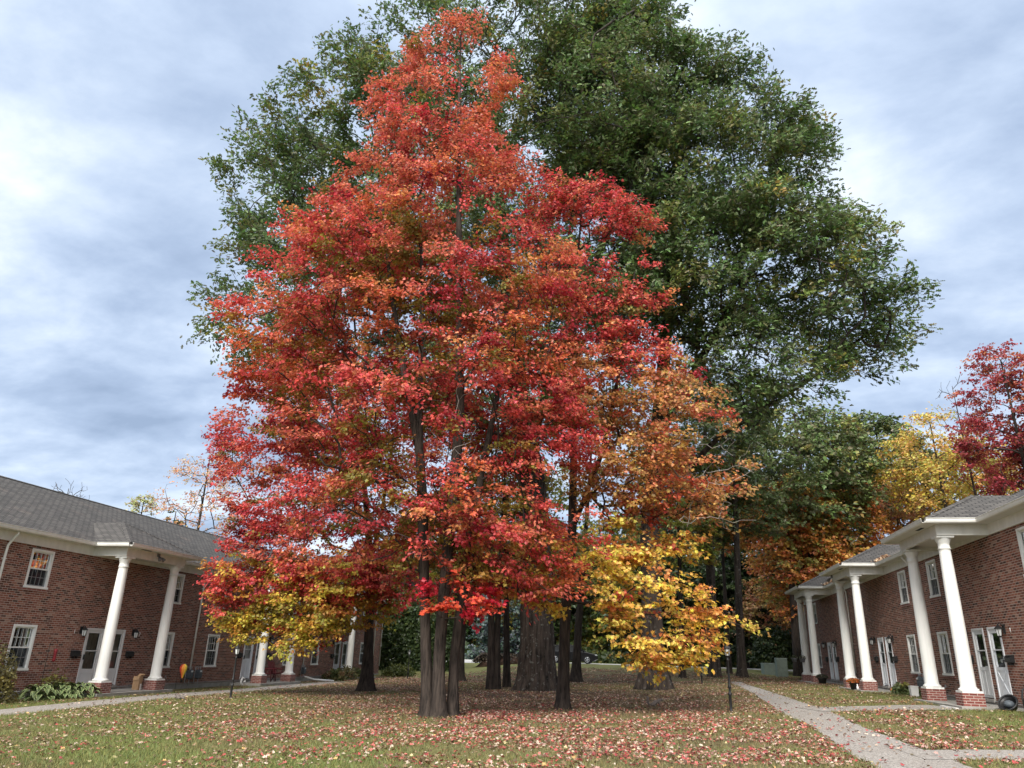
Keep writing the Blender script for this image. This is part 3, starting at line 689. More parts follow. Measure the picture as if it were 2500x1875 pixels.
    rr = random.Random(int(st.x * 10))
    for (a0, a1, z0, z1) in wins: window(T, st, a0, a1, z0, z1, rr.choice([0, 1, 1, 2, 3, 0]))
    for (a0, a1, k), (style, white) in zip(drs, doors): door(T, st, a0, a1, style, white)
    for (txt, a, z) in numbers:
        mb = MB(); x = a
        strokes = {'1': [((0.02, 0), (0.02, 0.13))], '7': [((0, 0.13), (0.065, 0.13)), ((0.065, 0.13), (0.02, 0))]}
        for ch in txt:
            for p, q in strokes[ch]: mb.tube([st.p(x + p[0], 0.012, z + p[1]), st.p(x + q[0], 0.012, z + q[1])], 0.012, 4)
            x += 0.085
        T.part(mb, 'house_number', 'white')
    # conduit along the foundation
    cp = MB(); cp.tube([st.p(A0, 0.03, -0.06), st.p(a_end - 1, 0.03, -0.06)], 0.014, 5); T.part(cp, 'conduit', 'steel')
    # spigot
    for a in (3.6, 5.6):
        sp = MB(); sp.tube([st.p(a, 0, 0.22), st.p(a, 0.09, 0.22), st.p(a, 0.11, 0.16)], 0.016, 6); x, y, z = st.p(a, 0.07, 0.27); sp.ball((x, y, z), 0.028, 5); T.part(sp, 'spigot', 'steel')
    return T
LEFT = Site(-21.45, 25.40, -0.20, 1); RIGHT = Site(9.96, 25.10, 0.51, -1)
LL = 'red brick two storey apartment block with rainbow balloon ornament beside its front wall'
RL = 'red brick two storey apartment block with a white crossbuck door near the footpath'
floods = {LL: {0: (1.62, 1.501)}, RL: {1: (11.4 + 3.35, 1.501)}}
apartments(LEFT, LL, 11.5, 31.9, [('full', False), ('full', False), ('half', True), ('half', True), ('full', False), ('full', True)], [('1', -0.28, 1.86), ('17', 3.30, 1.86)])
apartments(RIGHT, RL, 11.4, 31.6, [('cross', True), ('twin', False), ('half', True), ('half', True), ('half', True), ('half', True)], [('1', -0.36, 1.88)])
# ------------------------------------------------------------------ trees
def trunk_mesh(mb, path, n=20, flare=0.5, flare_h=0.55, ridge=0.0, seed=0, base_z=None, step=0.18):
    P_ = np.array(path, float); d = np.r_[0, np.cumsum(np.linalg.norm(np.diff(P_[:, :3], axis=0), axis=1))]
    m_ = max(4, int(d[-1] / step)); s = np.linspace(0, d[-1], m_)
    s = np.unique(np.r_[np.linspace(0, min(1.2, d[-1] * .3), 9), s])
    Q = np.stack([np.interp(s, d, P_[:, i]) for i in range(4)], 1)
    for _ in range(5): Q[1:-1, :3] = 0.25 * Q[:-2, :3] + 0.5 * Q[1:-1, :3] + 0.25 * Q[2:, :3]
    R = []; nb = 5 + seed % 3
    for i, q in enumerate(Q):
        row = []
        for k in range(n):
            a = 2 * math.pi * k / n
            f = 1 + flare * math.exp(-s[i] / flare_h) * (0.65 + 0.55 * math.cos(nb * a + seed) ** 2 + 0.25 * math.sin(2 * a + seed))
            r = q[3] * f
            r *= 1 + 0.06 * mnoise.noise(Vector((math.cos(a) * 1.3, math.sin(a) * 1.3, s[i] * 0.8 + seed)))
            if ridge: r += ridge * (mnoise.noise(Vector((math.cos(a) * 9 + seed, math.sin(a) * 9, s[i] * 0.9))) + 0.6 * mnoise.noise(Vector((math.cos(a) * 19 + seed, math.sin(a) * 19, s[i] * 2.2))))
            row.append((q[0] + r * math.cos(a), q[1] + r * math.sin(a), q[2]))
        R.append(row)
    mb.rings(R, caps=True)
def env_sample(levels, cy, ky, n, rng, p=2.6, clump=0.32, thr=-0.12, seed=0.0, cz=None, shear=0.0):
    L = np.array(levels, float); L = L[np.argsort(L[:, 0])]
    out = []; zt = np.linspace(L[0, 0], L[-1, 0], 200); w = np.maximum(np.interp(zt, L[:, 0], L[:, 2] - L[:, 1]), 0.05)
    w = w ** 1.5; w /= w.sum()
    while len(out) < n:
        z = rng.choice(zt, 400, p=w) + rng.normal(0, 0.1, 400); xl = np.interp(z, L[:, 0], L[:, 1]); xr = np.interp(z, L[:, 0], L[:, 2])
        th = rng.random(400) * 6.2832; rho = rng.random(400) ** (1 / p)
        cx, hw = (xl + xr) / 2, (xr - xl) / 2
        x = cx + rho * hw * np.cos(th); y = cy + shear * (z - L[0, 0]) + rho * ky * hw * np.sin(th)
        for a, b, c, r_ in zip(x, y, z, rho):
            if mnoise.noise(Vector((a * clump + seed, b * clump, c * clump * 1.25))) > thr: out.append((a, b, c, r_))
    return np.array(out[:n])
def grow(trunks, T, rng, step=0.55, slope=0.35, wig=0.10, lift=0.35):
    """join every spray centre to the limb structure; returns chains of node ids, positions, tip counts"""
    pos, par, cnt, fixr = [], [], [], []
    for tr in trunks:
        P_ = np.array(tr, float); d = np.r_[0, np.cumsum(np.linalg.norm(np.diff(P_[:, :3], axis=0), axis=1))]
        s = np.arange(0, d[-1], 0.35); Q = np.stack([np.interp(s, d, P_[:, i]) for i in range(4)], 1)
        z0 = Q[0, 2] + 0.10 * (Q[-1, 2] - Q[0, 2])
        for i, q in enumerate(Q):
            pos.append(q[:3]); par.append(len(pos) - 2 if i else -1); fixr.append(q[3]); cnt.append(0)
    nt = len(pos)
    tp = np.array(pos); order = np.argsort([np.min(np.linalg.norm(tp - t, axis=1)) for t in T[:, :3]])
    A = np.zeros((len(T) * 40 + nt, 3)); A[:nt] = tp; na = nt; Dr = np.zeros_like(A); Dr[:nt] = (0, 0, 1)
    zmin = np.array([p[2] for p in pos]).min() + 1.0
    chains = []
    for ti in order:
        t = T[ti, :3]; v = t - A[:na]; ds = np.linalg.norm(v, axis=1); hd = np.linalg.norm(v[:, :2], axis=1)
        pen = np.maximum(0, A[:na, 2] - (t[2] - slope * hd)); cost = ds + 1.1 * pen + np.where(A[:na, 2] < zmin, 5, 0)
        back = np.einsum('ij,ij->i', v / (ds[:, None] + 1e-6), Dr[:na]); cost += np.where(np.arange(na) >= nt, 0.7 * ds * np.maximum(0, 0.35 - back), 0)
        j = int(cost.argmin()); L = ds[j]; p0 = A[j]
        if L < 0.12: continue
        k = max(2, int(L / step)); dd = v[j] / L
        c = p0 + (Dr[j] * 0.45 + dd * 0.55 + np.array([0, 0, lift * 0.3])) * L * 0.5
        if j < nt: c = p0 + (dd + np.array([0, 0, lift])) * L * 0.5
        chain = [j]; prev = j
        for q in range(1, k + 1):
            u = q / k; pt = (1 - u) ** 2 * p0 + 2 * u * (1 - u) * c + u * u * t
            if q < k: pt = pt + rng.normal(0, wig * step, 3)
            A[na] = pt; Dr[na] = unit(pt - A[prev]); par.append(prev); cnt.append(0); fixr.append(0); chain.append(na); prev = na; na += 1
        w = prev
        while w >= 0: cnt[w] += 1; w = par[w]
        chains.append(chain)
    return A[:na], np.array(cnt), np.array(fixr), chains, nt
def branch_mesh(A, cnt, fixr, chains, tip=0.007, expo=0.45, rmax=0.25):
    mb = MB()
    R = np.minimum(tip * np.maximum(cnt, 1) ** expo, rmax)
    for ch in chains:
        rr = [R[c] for c in ch]; rr[0] = min(rr[1] * 1.15, max(fixr[ch[0]], rr[1]))
        rm = max(rr); mb.tube([A[c] for c in ch], rr, 3 if rm < 0.014 else 5 if rm < 0.06 else 8, caps=False)
    return mb
def sprays(T, axis_xy, rng, per, size, spread, colf, droop=0.35, flat=0.45, lrange=(0.75, 1.2), nsub=4, twigs=None, twig_r=0.004, tiltup=0.12):
    """leafy twigs round every spray centre"""
    C, D, Nn, col = [], [], [], []
    base = colf(T, rng)
    for i, t in enumerate(T):
        p = t[:3]; outw = np.array([p[0] - axis_xy[0], p[1] - axis_xy[1], 0]); outw /= (np.linalg.norm(outw) + 1e-6)
        m_ = max(6, int(per * rng.uniform(0.6, 1.3))); cb = base[i]
        dirs = unit(outw * 0.75 + rng.normal(0, 0.75, (nsub, 3)) * np.array([1, 1, flat]) + np.array([0, 0, tiltup]))
        if twigs is not None:
            for d in dirs: twigs.tube([p, p + d * spread * 0.55 + np.array([0, 0, 0.02]), p + d * spread * 1.05 - np.array([0, 0, 0.05 * spread])], [twig_r, twig_r * 0.8, twig_r * 0.4], 3, caps=False)
        k = rng.integers(0, nsub, m_); u = rng.random(m_) ** 0.75 * spread * 1.1
        q = p + dirs[k] * u[:, None] + rng.normal(0, 0.17 * spread, (m_, 3)) * np.array([1, 1, flat])
        q[:, 2] -= 0.12 * u * u / max(spread, .1)
        a = rng.random(m_) * 6.2832
        tdir = dirs[k] * 0.9 + np.stack([np.cos(a), np.sin(a), np.zeros(m_)], 1) * 0.8 + np.array([0, 0, -droop]) + rng.normal(0, 0.2, (m_, 3))
        nn = np.array([0, 0, 0.75]) + outw * 0.45 + rng.normal(0, 0.42, (m_, 3))
        C.append(q); D.append(tdir); Nn.append(nn)
        col.append(np.clip(cb * rng.uniform(0.55, 1.28, (m_, 1)) * np.stack([np.ones(m_), rng.uniform(0.7, 1.35, m_), rng.uniform(0.8, 1.3, m_)], 1), 0.004, 0.9))
    C, D, Nn, col = map(np.concatenate, (C, D, Nn, col))
    return C, D, Nn, size * rng.uniform(*lrange, len(C)), col
def pick(pal, w, n, rng): return np.array(pal)[rng.choice(len(pal), n, p=np.array(w) / sum(w))]

RED = [(0.63, 0.092, 0.080), (0.70, 0.175, 0.110), (0.67, 0.25, 0.095), (0.40, 0.034, 0.044), (0.27, 0.20, 0.05)]
def col_front(T, rng):
    n = len(T); c = pick(RED, [5, 3.4, 1.3, 2.4, 0.3], n, rng)
    ns = np.array([fnoise(p, 0.38) for p in T[:, :3]])
    top = np.clip((T[:, 2] - 9) / 8, 0, 1)
    c = np.where((rng.random(n) < 0.6 * top)[:, None], np.array([0.62, 0.165, 0.095]), c)
    c = np.where((ns > 0.33)[:, None], c * 0.45 + 0.55 * np.array([0.68, 0.21, 0.06]), c)
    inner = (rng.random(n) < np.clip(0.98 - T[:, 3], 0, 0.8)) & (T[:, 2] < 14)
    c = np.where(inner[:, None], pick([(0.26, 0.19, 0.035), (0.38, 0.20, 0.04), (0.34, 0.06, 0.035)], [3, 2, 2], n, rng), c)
    return c
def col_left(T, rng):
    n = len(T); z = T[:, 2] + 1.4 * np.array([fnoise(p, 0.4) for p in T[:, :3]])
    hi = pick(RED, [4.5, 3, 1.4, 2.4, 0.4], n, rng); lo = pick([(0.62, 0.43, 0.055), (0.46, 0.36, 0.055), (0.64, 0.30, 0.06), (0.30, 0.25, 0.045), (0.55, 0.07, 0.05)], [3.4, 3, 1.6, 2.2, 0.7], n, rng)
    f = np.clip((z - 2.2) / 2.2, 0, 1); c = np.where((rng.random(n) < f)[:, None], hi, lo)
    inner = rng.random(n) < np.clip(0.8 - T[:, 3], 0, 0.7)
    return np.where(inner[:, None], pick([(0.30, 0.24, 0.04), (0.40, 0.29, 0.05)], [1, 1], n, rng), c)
def col_boughs(T, rng):
    n = len(T); z = T[:, 2] + 1.1 * np.array([fnoise(p, 0.5) for p in T[:, :3]])
    lo = pick([(0.74, 0.53, 0.08), (0.60, 0.47, 0.08), (0.72, 0.37, 0.08), (0.42, 0.36, 0.07), (0.60, 0.10, 0.07)], [3.6, 3, 1.6, 2.0, 0.6], n, rng)
    hi = pick([(0.62, 0.08, 0.07), (0.70, 0.20, 0.09), (0.70, 0.36, 0.08)], [2.4, 2, 1.4], n, rng)
    return np.where((rng.random(n) < np.clip((z - 2.6) / 1.6, 0, 0.85))[:, None], hi, lo)
def col_right(T, rng):
    n = len(T); z = T[:, 2] + 1.5 * np.array([fnoise(p, 0.45) for p in T[:, :3]])
    hi = pick(RED, [4.2, 3, 1.6, 2.2, 0.4], n, rng); mid = pick([(0.62, 0.25, 0.09), (0.60, 0.32, 0.12), (0.58, 0.11, 0.06), (0.48, 0.25, 0.07)], [3, 3, 1.6, 2], n, rng)
    return np.where((z > 9.6)[:, None], hi, mid)
def col_low(T, rng):
    n = len(T); c = pick([(0.84, 0.53, 0.09), (0.86, 0.62, 0.14), (0.82, 0.34, 0.10), (0.76, 0.52, 0.11), (0.74, 0.15, 0.09)], [4, 3.4, 1.5, 2.0, 0.4], n, rng)
    return c
def col_oak(T, rng):
    n = len(T); c = pick([(0.098, 0.145, 0.048), (0.135, 0.184, 0.062), (0.185, 0.228, 0.100), (0.195, 0.212, 0.060), (0.38, 0.31, 0.07)], [4, 4, 2, 2, 0.14], n, rng)
    return c
def scatter_col(*pal):
    cols = [p[:3] for p in pal]; w = [p[3] for p in pal]
    return lambda T, rng: pick(cols, w, len(T), rng)

def tree(name, label, cat, trunks, crowns, bark='maple_bark', group=None, seed=1, flare=0.5, ridge=0.0, ntrunk=20, slope=0.35, lift=0.35, tip=0.007, expo=0.45, branch_bark='twig', rmax=0.25, extra_dead=0, step=0.55, flare_h=0.55, trunk_label=None):
    rng = np.random.default_rng(seed); b = trunks[0][0]
    T_ = Thing(name, label, cat, (b[0], b[1], b[2]), group)
    mb = MB()
    for i, tr in enumerate(trunks): trunk_mesh(mb, tr, ntrunk, flare if tr[0][2] < b[2] + 0.6 else 0.05, flare_h, ridge, seed + i)
    T_.part(mb, 'trunk', bark, recalc=False)
    for ci, c in enumerate(crowns):
        if c.get('bare'):
            P_ = env_sample(c['env'], c['cy'], c.get('ky', 0.8), c['n'], rng, 2, 0.4, -1, seed + 50)
            A, cnt, fixr, chains, nt = grow(trunks, P_, rng, 0.3, 0.0, wig=0.22, lift=0.25)
            T_.part(branch_mesh(A, cnt, fixr, chains, 0.0045, 0.45, .03), 'dead_twigs', 'pale_twig', recalc=False, label='pale leafless dead twigs'); continue
        P_ = env_sample(c['env'], c['cy'], c.get('ky', 0.8), c['n'], rng, c.get('p', 2.6), c.get('clump', 0.32), c.get('thr', -0.12), seed * 3.7 + ci, shear=c.get('shear', 0))
        A, cnt, fixr, chains, nt = grow(trunks, P_, rng, step, c.get('slope', slope), lift=c.get('lift', lift))
        bm_ = branch_mesh(A, cnt, fixr, chains, tip, expo, rmax)
        tw = MB() if c.get('twigs', True) else None
        ax = (np.mean([q[0] for q in c['env_axis']]), np.mean([q[1] for q in c['env_axis']])) if 'env_axis' in c else (b[0], b[1])
        C, D, Nn, sz, col = sprays(P_, ax, rng, c['per'], c['leaf'], c['spread'], c['col'], c.get('droop', 0.35), c.get('flat', 0.45), nsub=c.get('nsub', 4), twigs=bm_ if tw is not None else None, twig_r=c.get('twig_r', 0.004), tiltup=c.get('tiltup', 0.12))
        T_.part(bm_, 'branches', branch_bark, recalc=False)
        o = leaves('crown', C, D, Nn, sz, col, c.get('shape', 'maple'), c.get('mat', 'leaf'), T_.o, T_.org)
        if c.get('label'): o['label'] = c['label']
    return T_
Zg = lambda x, y: float(gz(x, y))
QUALITY = 1.0
# --- the triple-stemmed red maple in front
z0 = Zg(-5.55, 19.2) - 0.12
A1 = [(-5.78, 19.2, z0, .155), (-5.94, 19.2, 1.3, .138), (-6.15, 19.2, 3.45, .132), (-6.36, 19.2, 5.55, .145), (-6.53, 19.2, 6.8, .125), (-7.1, 19.1, 8.9, .10), (-7.8, 19.0, 12.0, .06), (-8.3, 18.9, 15, .03)]
A2 = [(-5.48, 19.1, z0, .17), (-5.55, 19.05, 1.3, .152), (-5.48, 19.0, 3.44, .148), (-5.44, 19.0, 5.0, .15), (-5.36, 19.1, 7.6, .13), (-5.65, 19.2, 12, .10), (-6.0, 19.2, 18, .055), (-6.15, 19.2, 22.6, .018)]
A3 = [(-5.24, 19.5, z0, .14), (-5.29, 19.55, 1.3, .125), (-5.14, 19.65, 3.2, .13), (-5.0, 19.8, 4.6, .115), (-4.9, 20.0, 6.2, .10), (-4.5, 20.4, 9.2, .075), (-4.0, 20.8, 12.5, .04)]
A1b = [(-6.5, 19.2, 6.7, .10), (-6.55, 19.0, 8.0, .085), (-6.6, 18.7, 11, .06), (-6.9, 18.5, 15, .03)]
tree('maple_tree', 'tall scarlet maple with three stems rising from one base', 'maple tree', [A1, A2, A3, A1b], [
    dict(env=[(23.4, -6.5, -6.0), (22.2, -7.0, -5.5), (21, -7.9, -4.8), (19, -9.0, -3.9), (17, -9.5, -3.5), (15.6, -10.3, -3.6), (13.9, -11.2, -3.0), (12.2, -12.2, -2.2), (10.3, -12.9, -1.8), (8, -12.4, -1.7), (6.2, -11.6, -1.9), (4.6, -10.6, -1.7), (3.5, -8.6, -1.9), (2.9, -6.2, -2.2)], cy=19.2, ky=0.66, n=1200, per=112, leaf=0.092, spread=0.60, col=col_front, p=2.0, clump=0.5, thr=-0.06, slope=0.30, env_axis=[(-6.2, 19.2)]),
    dict(env=[(3.0, -6.6, -4.2), (2.5, -6.3, -3.9), (2.1, -5.6, -3.9)], cy=18.2, ky=0.5, n=13, per=75, leaf=0.11, spread=0.42, col=lambda T, r: pick([(0.62, 0.03, 0.05), (0.68, 0.10, 0.05)], [3, 1], len(T), r), slope=-0.2, lift=0.0, thr=-1),
    dict(bare=True, env=[(8.6, -5.6, -4.3), (7.4, -5.8, -4.4), (6.2, -5.5, -4.6)], cy=18.0, ky=0.6, n=38)],
    seed=3, flare=1.0, flare_h=0.34, ridge=0.010, ntrunk=26, trunk_label=None)
# --- the single maple on the left, red above and yellow-green below
zb = Zg(-12.5, 32.1) - 0.1
tree('maple_tree', 'single trunked maple with yellow green lower boughs hanging before the left block', 'maple tree', [[(-12.5, 32.1, zb, .27), (-12.55, 32.1, 1.2, .215), (-12.65, 32.1, 3, .19), (-12.9, 31.9, 5.9, .16), (-13.4, 31.5, 9.4, .10), (-13.9, 31, 13, .04)], [(-12.8, 31.9, 4.8, .10), (-12.3, 31.5, 7, .08), (-11.8, 31, 11, .03)]], [
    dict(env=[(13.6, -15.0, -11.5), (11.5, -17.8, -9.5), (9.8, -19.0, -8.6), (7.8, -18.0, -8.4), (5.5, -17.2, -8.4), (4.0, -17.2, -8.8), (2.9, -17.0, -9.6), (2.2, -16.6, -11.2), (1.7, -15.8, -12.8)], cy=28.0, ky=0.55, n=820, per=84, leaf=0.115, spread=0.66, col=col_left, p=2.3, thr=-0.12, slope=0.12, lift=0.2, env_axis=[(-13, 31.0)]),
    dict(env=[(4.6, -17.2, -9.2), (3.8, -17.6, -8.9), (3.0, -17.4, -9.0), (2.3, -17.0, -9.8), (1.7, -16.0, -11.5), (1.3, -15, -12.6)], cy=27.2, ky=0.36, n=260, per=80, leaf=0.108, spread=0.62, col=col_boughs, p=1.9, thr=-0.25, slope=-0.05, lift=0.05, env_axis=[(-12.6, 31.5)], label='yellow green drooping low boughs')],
    seed=11, flare=1.1, flare_h=0.5, ridge=0.012, ntrunk=26)
# --- the slim maple right of it, red and tan above, golden low boughs
zc = Zg(-2.92, 23.1) - 0.1
C1 = [(-2.92, 23.1, zc, .19), (-2.88, 23.1, 1.2, .165), (-2.84, 23.1, 2.6, .155), (-2.64, 23.1, 4.7, .14), (-2.55, 23.1, 9, .10), (-2.5, 22.8, 13.5, .055), (-2.2, 22.5, 16.5, .02)]
tree('maple_tree', 'slim maple with golden yellow low boughs in front of the great oak trunk', 'maple tree', [C1, [(-2.6, 23.1, 5.2, .09), (-1.6, 22.6, 7.5, .075), (-0.9, 22.2, 10.5, .05), (-0.4, 22, 13.5, .02)]], [
    dict(env=[(17.2, -3.4, -2.4), (16, -4.0, -0.4), (14.6, -3.8, 0.5), (12.8, -3.6, 0.6), (11, -3.4, 0.3), (9.6, -3.2, 1.4), (8.4, -3.0, 2.5), (7, -2.8, 2.6), (5.8, -2.2, 2.5), (4.9, -1.2, 2.0)], cy=21.8, ky=0.75, n=470, per=78, leaf=0.102, spread=0.6, col=col_right, p=2.2, thr=-0.08, slope=0.2, env_axis=[(-2, 22.8)]),
    dict(env=[(5.3, -1.8, 0.4), (4.6, -2.8, 0.9), (3.8, -3.9, 1.2), (3.1, -4.3, 1.6), (2.5, -3.0, 2.4), (2.0, -1.7, 2.0), (1.5, -1.4, 1.1), (1.1, -0.8, 0.5)], cy=21.7, ky=0.5, n=165, per=66, leaf=0.108, spread=0.55, col=col_low, p=1.7, clump=0.75, thr=0.03, flat=0.36, slope=-0.15, lift=0.05, env_axis=[(-2.4, 23.0)], label='golden yellow drooping low boughs'),
    dict(bare=True, env=[(7.6, 0.2, 2.9), (6.2, 0.4, 3.0), (4.8, 0.6, 2.6)], cy=20.6, ky=0.6, n=70)],
    seed=23, flare=0.7, flare_h=0.3, ridge=0.009, ntrunk=24)
# --- the great oak and its neighbour
zd = Zg(-5.5, 35) - 0.15
Dt = [(-5.6, 35.0, zd, .80), (-5.6, 35, 1.6, .76), (-5.65, 35, 5, .72), (-5.9, 34.8, 9, .66), (-6.6, 34.2, 14, .5), (-7.4, 33.4, 21, .33), (-8, 32.8, 28, .16), (-8.2, 32.5, 35, .04)]
tree('oak_tree', 'great green oak with a very broad furrowed trunk behind the slim maple', 'oak tree', [Dt, [(-5.9, 34.8, 9.5, .35), (-9, 33.4, 13, .28), (-14, 32, 18, .17), (-18, 31.4, 22, .06)], [(-6.2, 34.5, 11, .32), (-4, 33.0, 16, .24), (-1.5, 31.5, 22, .14), (0, 31, 28, .05)], [(-6.6, 34.2, 14, .28), (-10, 33, 20, .2), (-15, 32, 27, .1), (-18, 32, 31, .04)]], [
    dict(env=[(39.5, -11, -3), (37.5, -13.2, 0.5), (35, -15.0, 2), (33, -17.2, 3), (30.5, -20.8, 3.5), (26.5, -23.6, 4), (23.5, -22.2, 4), (20, -22.2, 3), (16.8, -22.8, 2), (14.5, -21, 0), (12, -14, -1), (10.5, -10, -3)], cy=32, ky=0.5, n=2000, per=80, leaf=0.225, spread=1.05, col=col_oak, shape='oak', mat='oakleaf', p=2.1, thr=-0.08, clump=0.27, slope=0.5, flat=0.7, tiltup=0.35, droop=0.2, twig_r=0.006, env_axis=[(-8, 33)])],
    bark='oak_bark', seed=31, flare=0.5, flare_h=0.7, ridge=0.045, ntrunk=110, slope=0.5, tip=0.011, expo=0.46, rmax=0.3, step=0.8)
zf = Zg(-0.45, 37.8) - 0.15
tree('oak_tree', 'big green oak with flared lichen spotted base behind the golden boughs', 'oak tree', [[(-0.45, 37.8, zf, .58), (-0.45, 37.8, 2, .5), (-0.4, 37.6, 7.3, .45), (0.3, 36.6, 13, .36), (1.2, 35, 20, .24), (2, 33.5, 28, .1), (2, 33, 33, .03)], [(-0.3, 37.5, 8.5, .20), (3, 35.6, 11.5, .16), (7, 33.5, 13.5, .11), (10.5, 32, 16, .05)], [(0.2, 36.8, 12, .26), (4, 34.5, 18, .18), (7.5, 33, 23, .08)]], [
    dict(env=[(35.5, -3, 1.5), (33, -5, 4.4), (29, -6, 6.6), (25.5, -5, 8.6), (22, -4.5, 10.4), (19, -3.5, 11.4), (15.6, -2.5, 11.9), (13.6, -0.5, 10.6), (12.2, 1.5, 9.4), (10.8, 2.5, 6)], cy=32.2, ky=0.55, n=1500, per=74, leaf=0.225, spread=1.05, col=col_oak, shape='oak', mat='oakleaf', p=2.1, thr=-0.06, clump=0.30, slope=0.45, flat=0.7, tiltup=0.35, droop=0.2, twig_r=0.006, env_axis=[(2, 34)])],
    bark='oak_bark', seed=37, flare=0.9, flare_h=0.9, ridge=0.036, ntrunk=80, slope=0.5, tip=0.011, expo=0.46, rmax=0.26, step=0.8)
# --- slimmer trees of the grove
def grove(label, x, y, r, lean, h, env, cy, n, per, leaf, col, seed, slope=0.3, flare=0.4, spread=0.8, twin=None, name='maple_tree', cat='maple tree', bark='maple_bark', shape='maple', mat='leaf', thr=-0.1):
    z = Zg(x, y) - 0.1
    tr = [[(x, y, z, r), (x + lean * 0.15, y, z + h * 0.2, r * 0.86), (x + lean * 0.5, y, z + h * 0.5, r * 0.62), (x + lean, y, z + h, r * 0.15)]]
    if twin: tr.append([(x + twin, y + 0.1, z, r * 0.95), (x + twin * 1.1 + lean * 0.15, y + 0.1, z + h * 0.2, r * 0.8), (x + twin * 1.8 + lean * 0.5, y + 0.1, z + h * 0.55, r * 0.5), (x + twin * 3 + lean, y + 0.1, z + h * 0.9, r * 0.1)])
    return tree(name, label, cat, tr, [dict(env=env, cy=cy, ky=0.7, n=n, per=per, leaf=leaf, spread=spread, col=col, thr=thr, slope=slope, shape=shape, mat=mat, twigs=False)], bark=bark, seed=seed, flare=flare, ridge=0.006, ntrunk=18)
OLV = scatter_col((0.34, 0.25, 0.045, 3), (0.46, 0.31, 0.05, 3), (0.24, 0.20, 0.04, 2), (0.50, 0.07, 0.045, 0.8))
GRN = scatter_col((0.11, 0.145, 0.052, 3), (0.155, 0.188, 0.070, 3), (0.20, 0.23, 0.095, 1.6), (0.28, 0.26, 0.07, 0.7))
ORG = scatter_col((0.70, 0.29, 0.08, 4), (0.64, 0.34, 0.09, 3), (0.60, 0.22, 0.08, 2), (0.34, 0.29, 0.08, 1.6))
YEL = scatter_col((0.66, 0.46, 0.09, 4), (0.60, 0.46, 0.13, 3), (0.46, 0.40, 0.10, 2), (0.62, 0.33, 0.09, 1))
YGR = scatter_col((0.34, 0.33, 0.07, 3), (0.23, 0.255, 0.065, 3), (0.48, 0.40, 0.08, 2))
CRM = scatter_col((0.42, 0.07, 0.075, 4), (0.34, 0.045, 0.055, 3), (0.54, 0.19, 0.09, 2.4))
RST = scatter_col((0.48, 0.22, 0.11, 3), (0.54, 0.31, 0.14, 3), (0.40, 0.27, 0.11, 2))
DKG = scatter_col((0.030, 0.050, 0.018, 3), (0.045, 0.070, 0.022, 3), (0.075, 0.10, 0.030, 1))
SPR = scatter_col((0.085, 0.115, 0.105, 3), (0.11, 0.145, 0.13, 3), (0.065, 0.09, 0.08, 2))
grove('twin stemmed slim maple close beside the left edge of the great oak trunk', -7.75, 35.3, .19, -0.4, 12, [(12, -9, -6.5), (9, -11, -5), (6, -11, -4.6), (4.2, -10, -5)], 35.3, 150, 50, 0.15, OLV, 41, twin=0.24)
grove('slim single maple stem between the twin stems and the great oak', -7.6, 38.3, .19, -0.5, 12, [(12, -9, -6.5), (9, -10.5, -5), (6, -10, -4.6), (4.6, -9, -5.5)], 38.3, 110, 50, 0.16, OLV, 43)
grove('dark trunked maple tucked behind the right side of the great oak', -5.14, 46.8, .26, 1.2, 16, [(16, -5, -1), (12, -8, 1), (8, -8, 1.5), (5, -7, 0)], 46.8, 170, 46, 0.2, YGR, 47, flare=0.9)
grove('maple half hidden behind the stems of the scarlet maple', -12.5, 47.5, .30, 0.3, 14, [(14, -14, -10), (10, -17, -8.5), (6.5, -17, -8.5), (3.6, -15, -9.5)], 47.5, 210, 46, 0.2, OLV, 53, flare=0.9)
grove('grey straight trunked maple behind the golden boughs', 1.2, 51.5, .19, 0.4, 17, [(17, 0, 3), (13, -2, 4.5), (9, -2, 4.5), (7.5, -1, 3.5)], 51.5, 150, 44, 0.22, YGR, 59)
grove('stout dark oak by the far end of the right footpath', 3.25, 52.5, .40, 0.5, 20, [(22, 2, 6), (17, -1, 8), (12, -1, 8.5), (9, 0, 7)], 52.5, 330, 46, 0.26, GRN, 61, flare=0.5, name='oak_tree', cat='oak tree', bark='oak_bark', shape='oak', mat='oakleaf')
grove('oak with a forked dark trunk nearest the right footpath end', 5.05, 53.3, .29, 0.7, 20, [(21.5, 4, 9), (17, 2, 11), (12.5, 2, 11.5), (9.8, 3, 10)], 54.5, 330, 46, 0.26, GRN, 67, flare=0.9, twin=None, name='oak_tree', cat='oak tree', bark='oak_bark', shape='oak', mat='oakleaf')
grove('thin black stemmed maple standing just behind the forked oak', 4.5, 56.2, .17, 0.2, 16, [(16, 2.5, 6.5), (12, 1.5, 7.5), (9, 2, 7)], 56.2, 120, 44, 0.24, ORG, 71)
